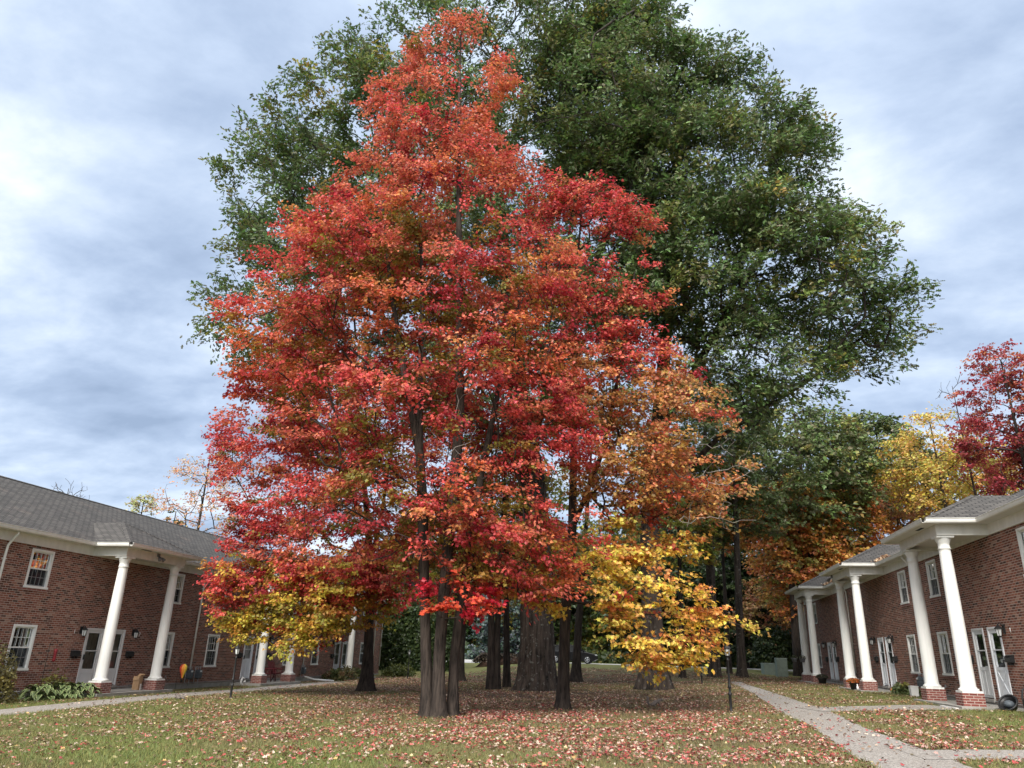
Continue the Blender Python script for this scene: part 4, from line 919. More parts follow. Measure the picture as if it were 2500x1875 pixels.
# --- woods behind the buildings and across the street
def woods(name, label, cat, x, y, rx, zb_, zt, col, n, leaf, seed, per=34, r=0.22, bark='maple_bark', shape='kite', mat='leaf', cone=False, thr=-0.12, group='trees in the woods behind', spread=None, p=2.4):
    h = zt - zb_; z = Zg(x, y) - 0.1
    env = [(zt, x - 0.25 * rx, x + 0.25 * rx), (zt - 0.18 * h, x - 0.72 * rx, x + 0.72 * rx), (zb_ + 0.5 * h, x - rx, x + rx), (zb_ + 0.2 * h, x - 0.9 * rx, x + 0.9 * rx), (zb_, x - 0.5 * rx, x + 0.5 * rx)]
    if cone: env = [(zt, x - 0.05 * rx, x + 0.05 * rx), (zb_ + 0.5 * h, x - 0.6 * rx, x + 0.6 * rx), (zb_, x - rx, x + rx)]
    tr = [[(x, y, z, r), (x + 0.1, y, z + 0.4 * (zt - z), r * 0.75), (x, y, zt - 0.1 * h, r * 0.2)]]
    return tree(name, label, cat, tr, [dict(env=env, cy=y, ky=0.9, n=n, per=per, leaf=leaf, spread=spread or max(0.55, rx * 0.28), col=col, thr=thr, clump=0.45, slope=0.3, shape=shape, mat=mat, twigs=False, p=p)], bark=bark, seed=seed, ntrunk=10, group=group, tip=0.012, step=1.0)
OK_ = dict(shape='kite', mat='oakleaf', bark='oak_bark', name='oak_tree', cat='oak tree')
woods('oak_tree', 'dark green oak rising highest above the orange maples at the wood edge', 'oak tree', 11.7, 62, 5.4, 11.0, 22.2, GRN, 360, 0.36, 101, mat='oakleaf', bark='oak_bark', r=.34, per=50)
woods('oak_tree', 'far green oak whose crown meets the yellow trees above the right roofs', 'oak tree', 21.6, 75, 4.4, 14.5, 24.6, GRN, 260, 0.42, 103, mat='oakleaf', bark='oak_bark', r=.32, per=46)
woods('maple_tree', 'bright orange maple standing above the second porch roof', 'maple tree', 15.1, 66, 4.2, 7.8, 16.6, ORG, 300, 0.30, 107, per=44)
woods('maple_tree', 'orange and olive maple left of the farthest right porch', 'maple tree', 11.0, 62, 3.8, 4.6, 13.6, ORG, 290, 0.28, 109, per=44)
woods('maple_tree', 'small tan orange maple low among the dark trunks near the utility box', 'maple tree', 9.4, 72, 3.0, 2.2, 8.4, RST, 150, 0.28, 113)
woods('maple_tree', 'yellow green maple just above the farthest right porch roof', 'maple tree', 14.2, 70, 3.0, 6.5, 11.6, YGR, 150, 0.3, 127)
woods('poplar_tree', 'pale yellow tree behind the crimson one over the right roof', 'tree', 21.3, 60, 3.8, 10.8, 20.3, YEL, 300, 0.22, 131, per=36, thr=0.0)
woods('poplar_tree', 'yellow tree lower behind the nearest right porch roof', 'tree', 25.9, 66, 3.6, 12.0, 20.4, YEL, 240, 0.28, 137)
woods('maple_tree', 'rust brown thinning tree between the orange maple and the yellow trees', 'maple tree', 19.6, 66, 3.0, 9.4, 16.4, RST, 190, 0.28, 139, thr=0.0)
woods('maple_tree', 'crimson maple at the right edge above the roof', 'maple tree', 23.6, 52, 3.5, 11.4, 22.4, CRM, 400, 0.19, 149, per=46, thr=0.0, spread=0.8)
woods('maple_tree', 'second crimson maple farthest right behind the near roof', 'maple tree', 27.2, 53, 3.4, 11.0, 20.0, CRM, 260, 0.24, 151, per=40)
woods('maple_tree', 'thin orange leaved tree behind the roof of the left block', 'maple tree', -42.2, 62, 4.4, 9.6, 19.4, scatter_col((0.66, 0.32, 0.14, 3), (0.70, 0.42, 0.20, 2)), 230, 0.17, 157, per=18, thr=-0.1, spread=0.7, group='trees behind the left block')
woods('birch_tree', 'pale cream leaved treetop just over the left ridge', 'tree', -54.7, 70, 1.5, 13.0, 16.6, scatter_col((0.55, 0.47, 0.28, 3), (0.42, 0.40, 0.2, 2)), 70, 0.26, 163, per=18, group='trees behind the left block')
woods('spruce_tree', 'dark conifer tip beside the thin orange tree over the left ridge', 'spruce tree', -52, 72, 1.8, 10.5, 15.6, DKG, 60, 0.3, 167, cone=True, group='trees behind the left block')
woods('spruce_tree', 'blue grey spruce across the street left of the great oak', 'spruce tree', -15.8, 77, 3.6, 0.9, 11.5, SPR, 300, 0.30, 173, cone=True, per=40)
mids = [(-24, 86, 4.6, 14.5, DKG, 'dark leafy tree across the street behind the tall hedge'), (-19.5, 90, 4.2, 15.5, YGR, 'olive tree across the street left of the spruce'), (-11.6, 84, 4.2, 16, DKG, 'dark tree across the street behind the parked car'), (-7.3, 88, 4.4, 16, YGR, 'olive yellow tree across the street right of the car'), (-2.4, 82, 4.2, 16.5, DKG, 'dark green tree across the street left of the footpath end'), (2.0, 88, 4.4, 18, GRN, 'mid green tree across the street straight beyond the right footpath'), (6.2, 84, 3.6, 14.5, DKG, 'dark tree across the street left of the tan building'), (13.6, 86, 3.6, 13, DKG, 'dark tree across the street right of the tan building'), (17, 80, 3.6, 13.5, GRN, 'green tree across the street behind the right block end'), (7.6, 75.5, 3.8, 17.5, DKG, 'dark green tree beside the street behind the forked oak'), (-0.2, 76.5, 3.4, 15, DKG, 'dark green tree beside the street left of the stout dark oak'), (-30, 92, 5, 15, GRN, 'green tree across the street at the far left of the hedge')]
for i, (x, y, rx, zt, col, lab) in enumerate(mids):
    woods('shade_tree', lab, 'tree', x, y, rx, 1.5 + 0.8 * (i % 3), zt, col, 300, 0.42, 181 + 2 * i, per=34, r=.26, thr=-0.25, p=1.8)
# bare trees
def bare_tree(label, x, y, zt, rx, zb_, seed, n=110, r=.14):
    rng = np.random.default_rng(seed); z = Zg(x, y) - 0.1
    T_ = Thing('bare_tree', label, 'bare tree', (x, y, z)); tr = [[(x, y, z, r), (x + .2, y, (z + zt) / 2, r * .7), (x, y, zt - 1, r * .15)]]
    mb = MB(); trunk_mesh(mb, tr[0], 10, 0.3, 0.4, 0, seed); T_.part(mb, 'trunk', 'twig', recalc=False)
    P_ = env_sample([(zt, x - .3 * rx, x + .4 * rx), ((zt + zb_) / 2, x - rx, x + rx), (zb_, x - .5 * rx, x + .5 * rx)], y, 0.9, n, rng, 3, 0.3, -1, seed)
    A, cnt, fx, ch, nt = grow(tr, P_, rng, 0.5, 0.7, 0.14, 0.5); T_.part(branch_mesh(A, cnt, fx, ch, 0.012, 0.42, .1), 'branches', 'twig', recalc=False)
bare_tree('leafless tree left of the crimson maple above the right roof', 22.6, 58, 22.6, 2.4, 14, 301)
bare_tree('leafless sapling crown between the green oak and the yellow tree', 20.9, 70, 19.2, 1.8, 13, 307, 80)
bare_tree('leafless twigs poking over the ridge of the left block', -42.4, 46, 12.9, 2.0, 9, 311, 70)
# ------------------------------------------------------------------ hedges, shrubs, ground plants
def bush(name, label, cat, x, y, rx, ry, h, col, n, leaf, seed, shape='round', mat='leaf', group=None, square=0.0, stems=9, lump=0.25, droop=0.2, base=0.1, per=1):
    rng = np.random.default_rng(seed); z = Zg(x, y); T_ = Thing(name, label, cat, (x, y, z - 0.02), group)
    d = unit(rng.normal(0, 1, (n, 3))); d[:, 2] = np.abs(d[:, 2]) * 1.0 - 0.25 * rng.random(n)
    if square: d = np.sign(d) * np.abs(d) ** (1 - square); d /= np.maximum(np.abs(d).max(1, keepdims=True) ** square * np.linalg.norm(d, axis=1, keepdims=True) ** (1 - square), 1e-6)
    rho = rng.random(n) ** (1 / 4.0)
    lum = np.array([1 + lump * mnoise.noise(Vector((q[0] * 2.3 + seed, q[1] * 2.3, q[2] * 2.3))) for q in d])
    C = np.stack([x + d[:, 0] * rx * rho * lum, y + d[:, 1] * ry * rho * lum, z + base * h + (np.clip(d[:, 2], -0.12, 2) * rho * lum) * h * (1 - base)], 1); C[:, 2] = np.maximum(C[:, 2], z + 0.03)
    Nn = unit(d * 0.6 + rng.normal(0, 0.5, (n, 3)) + np.array([0, 0, 0.5])); Tn = d * 0.6 + rng.normal(0, 0.6, (n, 3)) + np.array([0, 0, -droop])
    cl = np.stack([np.floor(C[:, 0] / 0.4), np.floor(C[:, 1] / 0.4), np.floor(C[:, 2] / 0.3)], 1); key = (cl @ np.array([73, 179, 283])).astype(int) % 997
    tab = col(np.zeros((997, 4)), rng); cc = tab[key] * rng.uniform(0.7, 1.3, (n, 1))
    mb = MB()
    for i in range(stems):
        a = rng.random() * 6.283; u = rng.uniform(0.3, 0.8); e = (x + rx * u * math.cos(a), y + ry * u * math.sin(a), z + h * rng.uniform(0.5, 0.85))
        mb.tube([(x + 0.25 * (e[0] - x), y + 0.25 * (e[1] - y), z - 0.02), (x + 0.6 * (e[0] - x), y + 0.6 * (e[1] - y), z + 0.5 * (e[2] - z)), e], [0.02, 0.014, 0.005], 5)
    T_.part(mb, 'stems', 'twig', recalc=False)
    leaves('foliage', C, Tn, Nn, leaf * rng.uniform(0.7, 1.25, n), cc, shape, mat, T_.o, T_.org)
    return T_
def hedge(label, x0, x1, y0, y1, h, n, leaf, seed):
    rng = np.random.default_rng(seed); cx, cy_h = (x0 + x1) / 2, (y0 + y1) / 2; z = Zg(cx, y0) - 0.05; T_ = Thing('hedge', label, 'hedge', (cx, cy_h, z))
    f = rng.choice(4, n, p=[0.5, 0.14, 0.14, 0.22]); u, v = rng.random(n), rng.random(n); dep = 0.45 * rng.random(n) ** 2
    C = np.zeros((n, 3)); Nn = np.zeros((n, 3))
    for k, (fx, fy, fz, nn) in enumerate([(x0 + u * (x1 - x0), y0 + dep, v * h, (0, -1, .4)), (x0 + dep, y0 + u * (y1 - y0), v * h, (-1, 0, .4)), (x1 - dep, y0 + u * (y1 - y0), v * h, (1, 0, .4)), (x0 + u * (x1 - x0), y0 + v * (y1 - y0), h - dep, (0, -.2, 1))]):
        q = f == k; C[q] = np.stack([fx, fy, z + fz], 1)[q]; Nn[q] = nn
    C += 0.16 * np.stack([smooth_noise(C[:, 0] + C[:, 2], C[:, 1], 0.9, s_) for s_ in (1, 5, 9)], 1); C[:, 2] = np.maximum(C[:, 2], z + 0.05)
    cc = DKG(np.zeros((n, 4)), rng) * rng.uniform(.7, 1.5, (n, 1))
    leaves('foliage', C, rng.normal(0, .6, (n, 3)) + np.array([0, 0, -.5]), Nn + rng.normal(0, .5, (n, 3)), leaf * rng.uniform(.7, 1.3, n), cc, 'round', 'oakleaf', T_.o, T_.org)
    mb = MB()
    for i in range(16):
        a = x0 + (x1 - x0) * (i + .5) / 16; b = cy_h + rng.normal(0, .2); mb.tube([(a, b, z - .05), (a + rng.normal(0, .15), b, z + h * .5), (a + rng.normal(0, .3), b, z + h * .9)], [.05, .035, .01], 6)
    T_.part(mb, 'stems', 'twig', recalc=False)
hedge('tall dark clipped hedge behind the far lamp post', -23.6, -16.4, 60.2, 62.6, 4.8, 11000, 0.26, 401)
bush('shrub', 'low spreading green shrub at the far corner of the left block', 'shrub', -19.4, 56.2, 1.35, 1.0, 0.95, scatter_col((0.10, 0.12, 0.03, 3), (0.16, 0.17, 0.045, 2)), 1700, 0.13, 403)
for i, (x, y, rx, h) in enumerate([(-20.35, 46.6, 0.8, 0.75), (-20.2, 48.0, 0.9, 0.95), (-20.3, 49.6, 0.8, 0.85)]):
    bush('shrub', ('weedy perennial clump %s before the far doors of the left block' % ['nearest', 'middle', 'farthest'][i]), 'shrub', x, y, rx, 0.7, h, scatter_col((0.09, 0.11, 0.035, 3), (0.17, 0.15, 0.06, 2), (0.24, 0.15, 0.08, 0.6)), 800, 0.12, 405 + i, group='perennial clumps along the left block')
bush('shrub', 'loose yellowing shrub cut by the left edge of the photo', 'shrub', -20.35, 20.9, 0.75, 0.8, 1.75, scatter_col((0.16, 0.14, 0.05, 3), (0.24, 0.20, 0.06, 2), (0.10, 0.09, 0.04, 2)), 2600, 0.075, 411, stems=22)
bush('climbing_plant', 'thin yellow green climber against brick behind the hosta clump', 'plant', -21.0, 24.2, 0.35, 1.0, 0.95, scatter_col((0.22, 0.20, 0.05, 2), (0.14, 0.15, 0.04, 2)), 520, 0.085, 413, stems=12)
def hosta(label, x, y, seed, n=70, r=0.62):
    rng = np.random.default_rng(seed); z = Zg(x, y); T_ = Thing('hosta', label, 'hosta', (x, y, z), 'hostas in the bed before the left block')
    mg, st_ = MB(), MB(); gr = MB()
    for i in range(n):
        a = rng.random() * 6.283; u = rng.random() ** 0.6; L = rng.uniform(0.20, 0.30); w = L * 0.36
        d = np.array([math.cos(a), math.sin(a), 0]); s_ = np.array([-d[1], d[0], 0]); p = np.array([x, y, z]) + d * r * u * 0.8; hh = 0.48 * (1 - 0.75 * u * u) + rng.uniform(-0.04, 0.06)
        tl = rng.uniform(-0.3, 0.2)
        st_.tube([(x + d[0] * 0.1 * u, y + d[1] * 0.1 * u, z), tuple(p - d * 0.05 + np.array([0, 0, hh * 0.8])), tuple(p + np.array([0, 0, hh]))], 0.006, 4, caps=False)
        prev = None
        for k in range(7):
            t = k / 6; wk = w * math.sin(math.pi * min(1, 0.08 + 0.92 * t) ** 0.75) if k < 6 else 0.004
            c = p + d * L * t + np.array([0, 0, hh + 0.10 * math.sin(t * 2.2) * L * 4 * 0.35 + tl * L * t - 0.55 * L * t * t])
            row = [c + s_ * wk * v + np.array([0, 0, abs(v) * 0.22 * wk]) for v in (-1, -0.68, 0, 0.68, 1)]
            if prev is not None:
                gr.face([prev[1], prev[2], row[2], row[1]], smooth=True); gr.face([prev[2], prev[3], row[3], row[2]], smooth=True)
                mg.face([prev[0], prev[1], row[1], row[0]], smooth=True); mg.face([prev[3], prev[4], row[4], row[3]], smooth=True)
            prev = row
    T_.part(gr, 'leaf_blades', 'hosta_green', recalc=False); T_.part(mg, 'leaf_margins', 'hosta_margin', recalc=False); T_.part(st_, 'stalks', 'hosta_green', recalc=False)
MAT['hosta_green'] = plain('hosta_green', (0.10, 0.145, 0.050), 0.45, 0.45, 5)
MAT['hosta_margin'] = plain('hosta_margin', (0.30, 0.35, 0.15), 0.5, 0.3, 5)
hosta('white edged hosta clump nearest the brick pedestal', -20.35, 24.85, 421); hosta('white edged hosta clump in the middle of the bed', -20.4, 24.0, 422); hosta('white edged hosta clump nearest the yellowing shrub', -20.5, 23.1, 423, 60)

# ------------------------------------------------------------------ lamp posts
def lamp_post(label, x, y, h=1.82, lean=0.0):
    z = Zg(x, y); T_ = Thing('lamp_post', label, 'lamp post', (x, y, z), 'black garden lamp posts')
    mb = MB(); k = h / 1.82
    mb.lathe([(0.055, -0.05), (0.055, 0.03), (0.045, 0.06), (0.038, 0.10), (0.038, 0.42), (0.052, 0.44), (0.052, 0.47), (0.034, 0.50), (0.032, 0.60), (0.050, 0.63), (0.050, 0.66), (0.030, 0.70), (0.028, 1.34 * k), (0.04, 1.36 * k), (0.04, 1.39 * k), (0.022, 1.41 * k), (0.022, 1.46 * k)], (x, y, z), 12)
    T_.part(mb, 'post', 'black')
    c = (x, y, z + 1.46 * k); ln = MB()
    ln.lathe([(0.02, 0.0), (0.055, 0.012), (0.06, 0.03)], c, 6, smooth=False)
    for i in range(6):
        a = math.pi / 3 * i; ln.tube([(x + 0.058 * math.cos(a), y + 0.058 * math.sin(a), c[2] + 0.03), (x + 0.092 * math.cos(a), y + 0.092 * math.sin(a), c[2] + 0.215)], 0.007, 4)
    ln.lathe([(0.112, 0.21), (0.115, 0.225), (0.055, 0.29), (0.03, 0.31), (0.018, 0.33), (0.022, 0.345), (0.008, 0.37)], c, 6, smooth=False)
    lo = T_.part(ln, 'lantern', 'black')
    g = MB(); g.lathe([(0.052, 0.032), (0.084, 0.21)], c, 6, smooth=False); T_.part(g, 'lamp_glass', 'lampglass', lo)
    if lean: T_.o.rotation_euler = (0, lean, 0)
lamp_post('black lamp post under the yellow boughs beside the left footpath', -14.95, 25.55)
lamp_post('black lamp post with turned collars at the edge of the right footpath', 1.79, 22.7, 1.78)
lamp_post('small far lamp post in front of the tall hedge', -17.0, 51.1, 1.95)
lamp_post('far lamp post mostly hidden by the golden boughs', 2.14, 46.1, 1.95)

# ------------------------------------------------------------------ things by the left block
x, y, z = -20.55, 23.1, Zg(-20.55, 23.1)
T_ = Thing('plant_hook', 'thin black pole hook holding the red wind ornament', 'plant hook', (x, y, z))
mb = MB(); mb.tube([(x, y, z), (x, y, z + 1.78), (x + 0.02, y + 0.05, z + 1.88), (x, y + 0.16, z + 1.93), (x, y + 0.30, z + 1.88), (x, y + 0.33, z + 1.80)], 0.009, 6); T_.part(mb, 'pole', 'black')
mb = MB(); cz = z + 1.22
mb.tube([(x, y + 0.33, z + 1.80), (x, y + 0.33, z + 1.62)], 0.003, 3)
mb.lathe([(0.015, 0.40), (0.055, 0.39), (0.06, 0.33), (0.05, 0.20), (0.055, 0.05), (0.05, 0.0), (0.01, -0.01)], (x, y + 0.33, cz), 8)
single(mb, 'wind_ornament', 'red', 'red hanging wind ornament in front of the brick wall', 'wind ornament', (x, y + 0.33, cz))
# cardboard box, flaps open
x, y, z = -20.55, 28.05, -0.349
T_ = Thing('cardboard_box', 'tall open cardboard box on the stoop between the white columns', 'box', (x, y, z)); T_.o.scale = (0.8, 0.62, 1.0); mb = MB()
mb.box(x - 0.17, x - 0.16, y - 0.16, y + 0.16, z, z + 0.50); mb.box(x + 0.16, x + 0.17, y - 0.16, y + 0.16, z, z + 0.50); mb.box(x - 0.16, x + 0.16, y - 0.17, y - 0.16, z, z + 0.50); mb.box(x - 0.16, x + 0.16, y + 0.16, y + 0.17, z, z + 0.50); mb.box(x - 0.16, x + 0.16, y - 0.16, y + 0.16, z, z + 0.008)
T_.part(mb, 'box_body', 'card'); fl = MB()
fl.face([(x + 0.17, y - 0.16, z + 0.5), (x + 0.17, y + 0.16, z + 0.5), (x + 0.30, y + 0.16, z + 0.56), (x + 0.30, y - 0.16, z + 0.56)]); fl.face([(x - 0.16, y + 0.17, z + 0.5), (x + 0.16, y + 0.17, z + 0.5), (x + 0.16, y + 0.34, z + 0.585), (x - 0.16, y + 0.34, z + 0.585)]); fl.face([(x - 0.16, y - 0.17, z + 0.5), (x + 0.16, y - 0.17, z + 0.5), (x + 0.16, y - 0.22, z + 0.35), (x - 0.16, y - 0.22, z + 0.35)])
T_.part(fl, 'flap', 'card', recalc=False)
lb = MB(); lb.box(x + 0.171, x + 0.175, y + 0.0, y + 0.12, z + 0.0, z + 0.22); T_.part(lb, 'paper_label', 'white')
# rainbow balloon spinner on a stake
x, y = -19.75, 29.75; z = Zg(x, y)
T_ = Thing('garden_spinner', 'rainbow striped hot air balloon spinner hanging on a black stake', 'garden ornament', (x, y, z))
mb = MB(); mb.tube([(x, y - 0.36, z), (x, y - 0.34, z + 1.36), (x, y - 0.25, z + 1.46), (x, y - 0.08, z + 1.47), (x, y, z + 1.38), (x, y, z + 1.12)], 0.008, 5); T_.part(mb, 'stake', 'black')
prof = [(0.03, 0.0), (0.06, 0.10), (0.125, 0.25), (0.155, 0.36), (0.15, 0.44), (0.10, 0.52), (0.02, 0.555)]
for i, c in enumerate([(0.36, 0.03, 0.05), (0.50, 0.05, 0.03), (0.58, 0.20, 0.03), (0.62, 0.42, 0.05), (0.10, 0.22, 0.06), (0.04, 0.15, 0.07), (0.05, 0.10, 0.30), (0.20, 0.04, 0.22)]):
    MAT['gore%d' % i] = plain('balloon_stripe', c, 0.6, 0.08, 8); mb = MB()
    for (r0, h0), (r1, h1) in zip(prof, prof[1:]):
        for s in range(3):
            a0, a1 = -3.1 + (i + s / 3) * math.pi / 4, -3.1 + (i + (s + 1) / 3) * math.pi / 4
            mb.face([(x + r0 * math.cos(a0), y + r0 * math.sin(a0), z + 0.56 + h0), (x + r0 * math.cos(a1), y + r0 * math.sin(a1), z + 0.56 + h0), (x + r1 * math.cos(a1), y + r1 * math.sin(a1), z + 0.56 + h1), (x + r1 * math.cos(a0), y + r1 * math.sin(a0), z + 0.56 + h1)], smooth=True)
    T_.part(mb, 'stripe', 'gore%d' % i, recalc=False)
mb = MB(); mb.lathe([(0.05, 0.40), (0.05, 0.48), (0.055, 0.485)], (x, y, z), 10)
for a in range(4): mb.tube([(x + 0.045 * math.cos(a * 1.57), y + 0.045 * math.sin(a * 1.57), z + 0.48), (x + 0.035 * math.cos(a * 1.57), y + 0.035 * math.sin(a * 1.57), z + 0.565)], 0.003, 3)
T_.part(mb, 'basket', 'pot')
# gas meters
def gas_meter(label, st, a, o=0.20, zz=0.12):
    x, y, z = st.p(a, o, zz); T_ = Thing('gas_meter', label, 'gas meter', (x, y, z), 'gas meters on the brick walls'); mb = MB()
    mb.rings([[(x + sx_ * dx, y + dy, z + h) for sx_, dy in ((1, -w), (1, w), (-1, w), (-1, -w))] for dx, w, h in ((0.06, 0.09, 0.0), (0.09, 0.13, 0.04), (0.10, 0.14, 0.17), (0.09, 0.13, 0.24), (0.10, 0.14, 0.27), (0.09, 0.12, 0.35), (0.05, 0.07, 0.39))], smooth=False)
    T_.part(mb, 'meter_body', 'meter')
    d = MB(); ix = x + st.sx * 0.10; d.box(ix, ix + st.sx * 0.02, y - 0.06, y + 0.06, z + 0.28, z + 0.35); T_.part(d, 'dial', 'lampglass')
    p = MB(); p.tube([(x, y - 0.08, z + 0.36), (x, y - 0.08, z + 0.47), (x - st.sx * 0.06, y - 0.08, z + 0.50), (x - st.sx * 0.06, y - 0.22, z + 0.5), (x - st.sx * 0.06, y - 0.22, z - 0.18), (x - st.sx * 0.17, y - 0.24, z - 0.18)], 0.016, 6)
    p.tube([(x, y + 0.08, z + 0.36), (x, y + 0.08, z + 0.47), (x - st.sx * 0.05, y + 0.08, z + 0.49), (x - st.sx * 0.05, y + 0.2, z + 0.49)], 0.016, 6); p.tube([(x, y + 0.02, z), (x, y + 0.02, z - 0.36)], 0.014, 6); T_.part(p, 'pipes', 'steel')
gas_meter('grey gas meter nearest the rainbow balloon spinner', LEFT, 7.15); gas_meter('grey gas meter right of the downspout on the left block', LEFT, 7.85)
gas_meter('grey gas meter by the weeds in the middle of the left block', LEFT, 18.7); gas_meter('grey gas meter between the far right columns beside a downspout', RIGHT, 18.75); gas_meter('grey gas meter above the white tub by the right column', RIGHT, 7.9)
# white drain pipe lying on the ground, white curled ornament
x0, y0 = -20.9, 43.6; mb = MB(); mb.tube([(x0, y0, Zg(x0, y0) + 0.30), (-20.5, 44.0, Zg(-20.5, 44) + 0.14), (-19.6, 44.9, Zg(-19.6, 44.9) + 0.05)], 0.05, 8)
single(mb, 'drain_pipe', 'white', 'white drain pipe lying on the lawn below the gas meter', 'drain pipe', (x0, y0, Zg(x0, y0)))
x, y = -20.75, 36.4; z = Zg(x, y)
T_ = Thing('garden_ornament', 'curled white ornament on the ground beside the grey panelled door', 'garden ornament', (x, y, z)); mb = MB()
mb.tube([(x + 0.05, y + 0.05, z + 0.05), (x, y - 0.08, z + 0.07), (x - 0.02, y - 0.13, z + 0.22), (x, y - 0.09, z + 0.38), (x, y - 0.02, z + 0.47)], [0.03, 0.06, 0.055, 0.04, 0.008], 8)
mb.tube([(x, y - 0.03, z + 0.42), (x + 0.02, y + 0.08, z + 0.37), (x + 0.02, y + 0.20, z + 0.31)], [0.012, 0.035, 0.012], 8); T_.part(mb, 'neck', 'white')
mb = MB(); mb.tube([(x + 0.02, y + 0.02, z + 0.20), (x + 0.03, y + 0.12, z + 0.23), (x + 0.04, y + 0.22, z + 0.13), (x + 0.04, y + 0.28, z + 0.08)], [0.02, 0.06, 0.045, 0.01], 8); T_.part(mb, 'wing', 'white')
mb = MB(); mb.ball((x + 0.02, y + 0.13, z + 0.09), 0.10, 8, (0.8, 1.2, 0.85)); T_.part(mb, 'body', 'grey')
# red porch chairs
def porch_chair(label, x, y, z, rz):
    T_ = Thing('porch_chair', label, 'chair', (x, y, z), 'dark red porch chairs'); c, s = math.cos(rz), math.sin(rz)
    def R(p): return (x + c * p[0] - s * p[1], y + s * p[0] + c * p[1], z + p[2])
    def bar(mb, p, q, r=0.02): mb.tube([R(p), R(q)], r, 4)
    st_ = MB()
    for i in range(6): u = -0.22 + i * 0.088; bar(st_, (0.24, u, 0.42), (-0.22, u, 0.36), 0.03)
    T_.part(st_, 'seat', 'dkred'); bk = MB()
    for i in range(6): u = -0.22 + i * 0.088; bar(bk, (-0.22, u, 0.36), (-0.40, u * 1.1, 1.0), 0.028)
    bar(bk, (-0.39, -0.27, 0.97), (-0.39, 0.27, 0.97)); T_.part(bk, 'backrest', 'dkred')
    for v in (-0.27, 0.27):
        lg = MB(); bar(lg, (0.30, v, 0), (0.18, v, 0.62), 0.024); T_.part(lg, 'leg', 'dkred'); lg = MB(); bar(lg, (-0.42, v, 0), (-0.14, v, 0.60), 0.024); T_.part(lg, 'leg', 'dkred')
        am = MB(); bar(am, (0.26, v, 0.62), (-0.36, v, 0.64), 0.03); T_.part(am, 'armrest', 'dkred')
porch_chair('dark red slatted porch chair nearer the second porch column', -20.75, 38.85, -0.349, 0.15)
porch_chair('dark red slatted porch chair farther along the second porch', -20.8, 39.75, -0.349, -0.2)

# ------------------------------------------------------------------ things by the right block
def flower_pot(label, x, y, z, r, h, flowers, seed, col):
    rng = np.random.default_rng(seed); T_ = Thing('flower_pot', label, 'flower pot', (x, y, z)); mb = MB()
    mb.lathe([(r * 0.72, 0), (r * 0.9, h * 0.75), (r * 1.02, h * 0.8), (r * 1.04, h), (r * 0.94, h), (r * 0.9, h * 0.86), (0.02, h * 0.85)], (x, y, z), 16); T_.part(mb, 'pot', 'pot')
    n = flowers; d = unit(rng.normal(0, 1, (n, 3))); d[:, 2] = np.abs(d[:, 2]); rr = r * 1.35
    C = np.stack([x + d[:, 0] * rr, y + d[:, 1] * rr, z + h + d[:, 2] * r * 0.75], 1)
    leaves('flowers', C, rng.normal(0, 1, (n, 3)), d + rng.normal(0, .3, (n, 3)), rng.uniform(0.05, 0.085, n), col(np.zeros((n, 4)), rng) * rng.uniform(.7, 1.2, (n, 1)), 'maple', 'leaf', T_.o, T_.org)
flower_pot('orange mums in a dark pot on the middle right stoop', 8.30, 37.35, 0.361, 0.21, 0.28, 460, 501, scatter_col((0.55, 0.16, 0.03, 4), (0.40, 0.09, 0.02, 2), (0.08, 0.09, 0.03, 1.4)))
flower_pot('dark pot of faded dark leaves by the farther right doors', 8.75, 46.8, Zg(8.75, 46.8), 0.24, 0.34, 300, 503, scatter_col((0.04, 0.045, 0.025, 3), (0.09, 0.07, 0.04, 1)))
x, y = 8.34, 36.95; z = 0.361
mb = MB(); mb.lathe([(0.03, 0), (0.045, 0.02), (0.05, 0.10), (0.03, 0.14), (0.02, 0.17), (0.03, 0.2), (0.005, 0.23)], (x, y, z), 8); single(mb, 'garden_figurine', 'white', 'little pale figurine beside the orange mums', 'figurine', (x, y, z))
def pumpkin(label, x, y, r):
    z = Zg(x, y); T_ = Thing('pumpkin', label, 'pumpkin', (x, y, z), 'pumpkins by the right wall'); mb = MB()
    mb.rings([[(x + r * math.sin(math.pi * (0.03 + 0.94 * j / 10)) * (1 + 0.06 * math.cos(9 * 2 * math.pi * k / 36)) * math.cos(2 * math.pi * k / 36), y + r * math.sin(math.pi * (0.03 + 0.94 * j / 10)) * (1 + 0.06 * math.cos(9 * 2 * math.pi * k / 36)) * math.sin(2 * math.pi * k / 36), z + r * 0.78 * (1 - math.cos(math.pi * (0.03 + 0.94 * j / 10)))) for k in range(36)] for j in range(11)])
    T_.part(mb, 'fruit', 'pumpkin'); s = MB(); s.tube([(x, y, z + r * 1.5), (x + 0.01, y, z + r * 1.65), (x + 0.04, y + 0.01, z + r * 1.8)], [0.025, 0.018, 0.02], 6); T_.part(s, 'stalk', 'hosta_green')
pumpkin('larger tan orange pumpkin against the right wall between porches', 9.35, 35.1, 0.17); pumpkin('smaller pumpkin tucked behind leaves between the right porches', 9.5, 34.6, 0.12)
bush('garden_plant', 'dark green leafy plant beside the pumpkins', 'plant', 9.35, 33.9, 0.4, 0.55, 0.5, GRN, 420, 0.12, 511)
bush('garden_plant', 'low leafy plant between the pumpkins and the white tub', 'plant', 9.45, 32.9, 0.3, 0.4, 0.35, GRN, 260, 0.10, 513)
x, y = 9.3, 32.4; z = Zg(x, y); T_ = Thing('plastic_tub', 'white square plastic tub beside the right column pedestal', 'tub', (x, y, z)); T_.o.scale = (0.72, 0.72, 0.9); mb = MB()
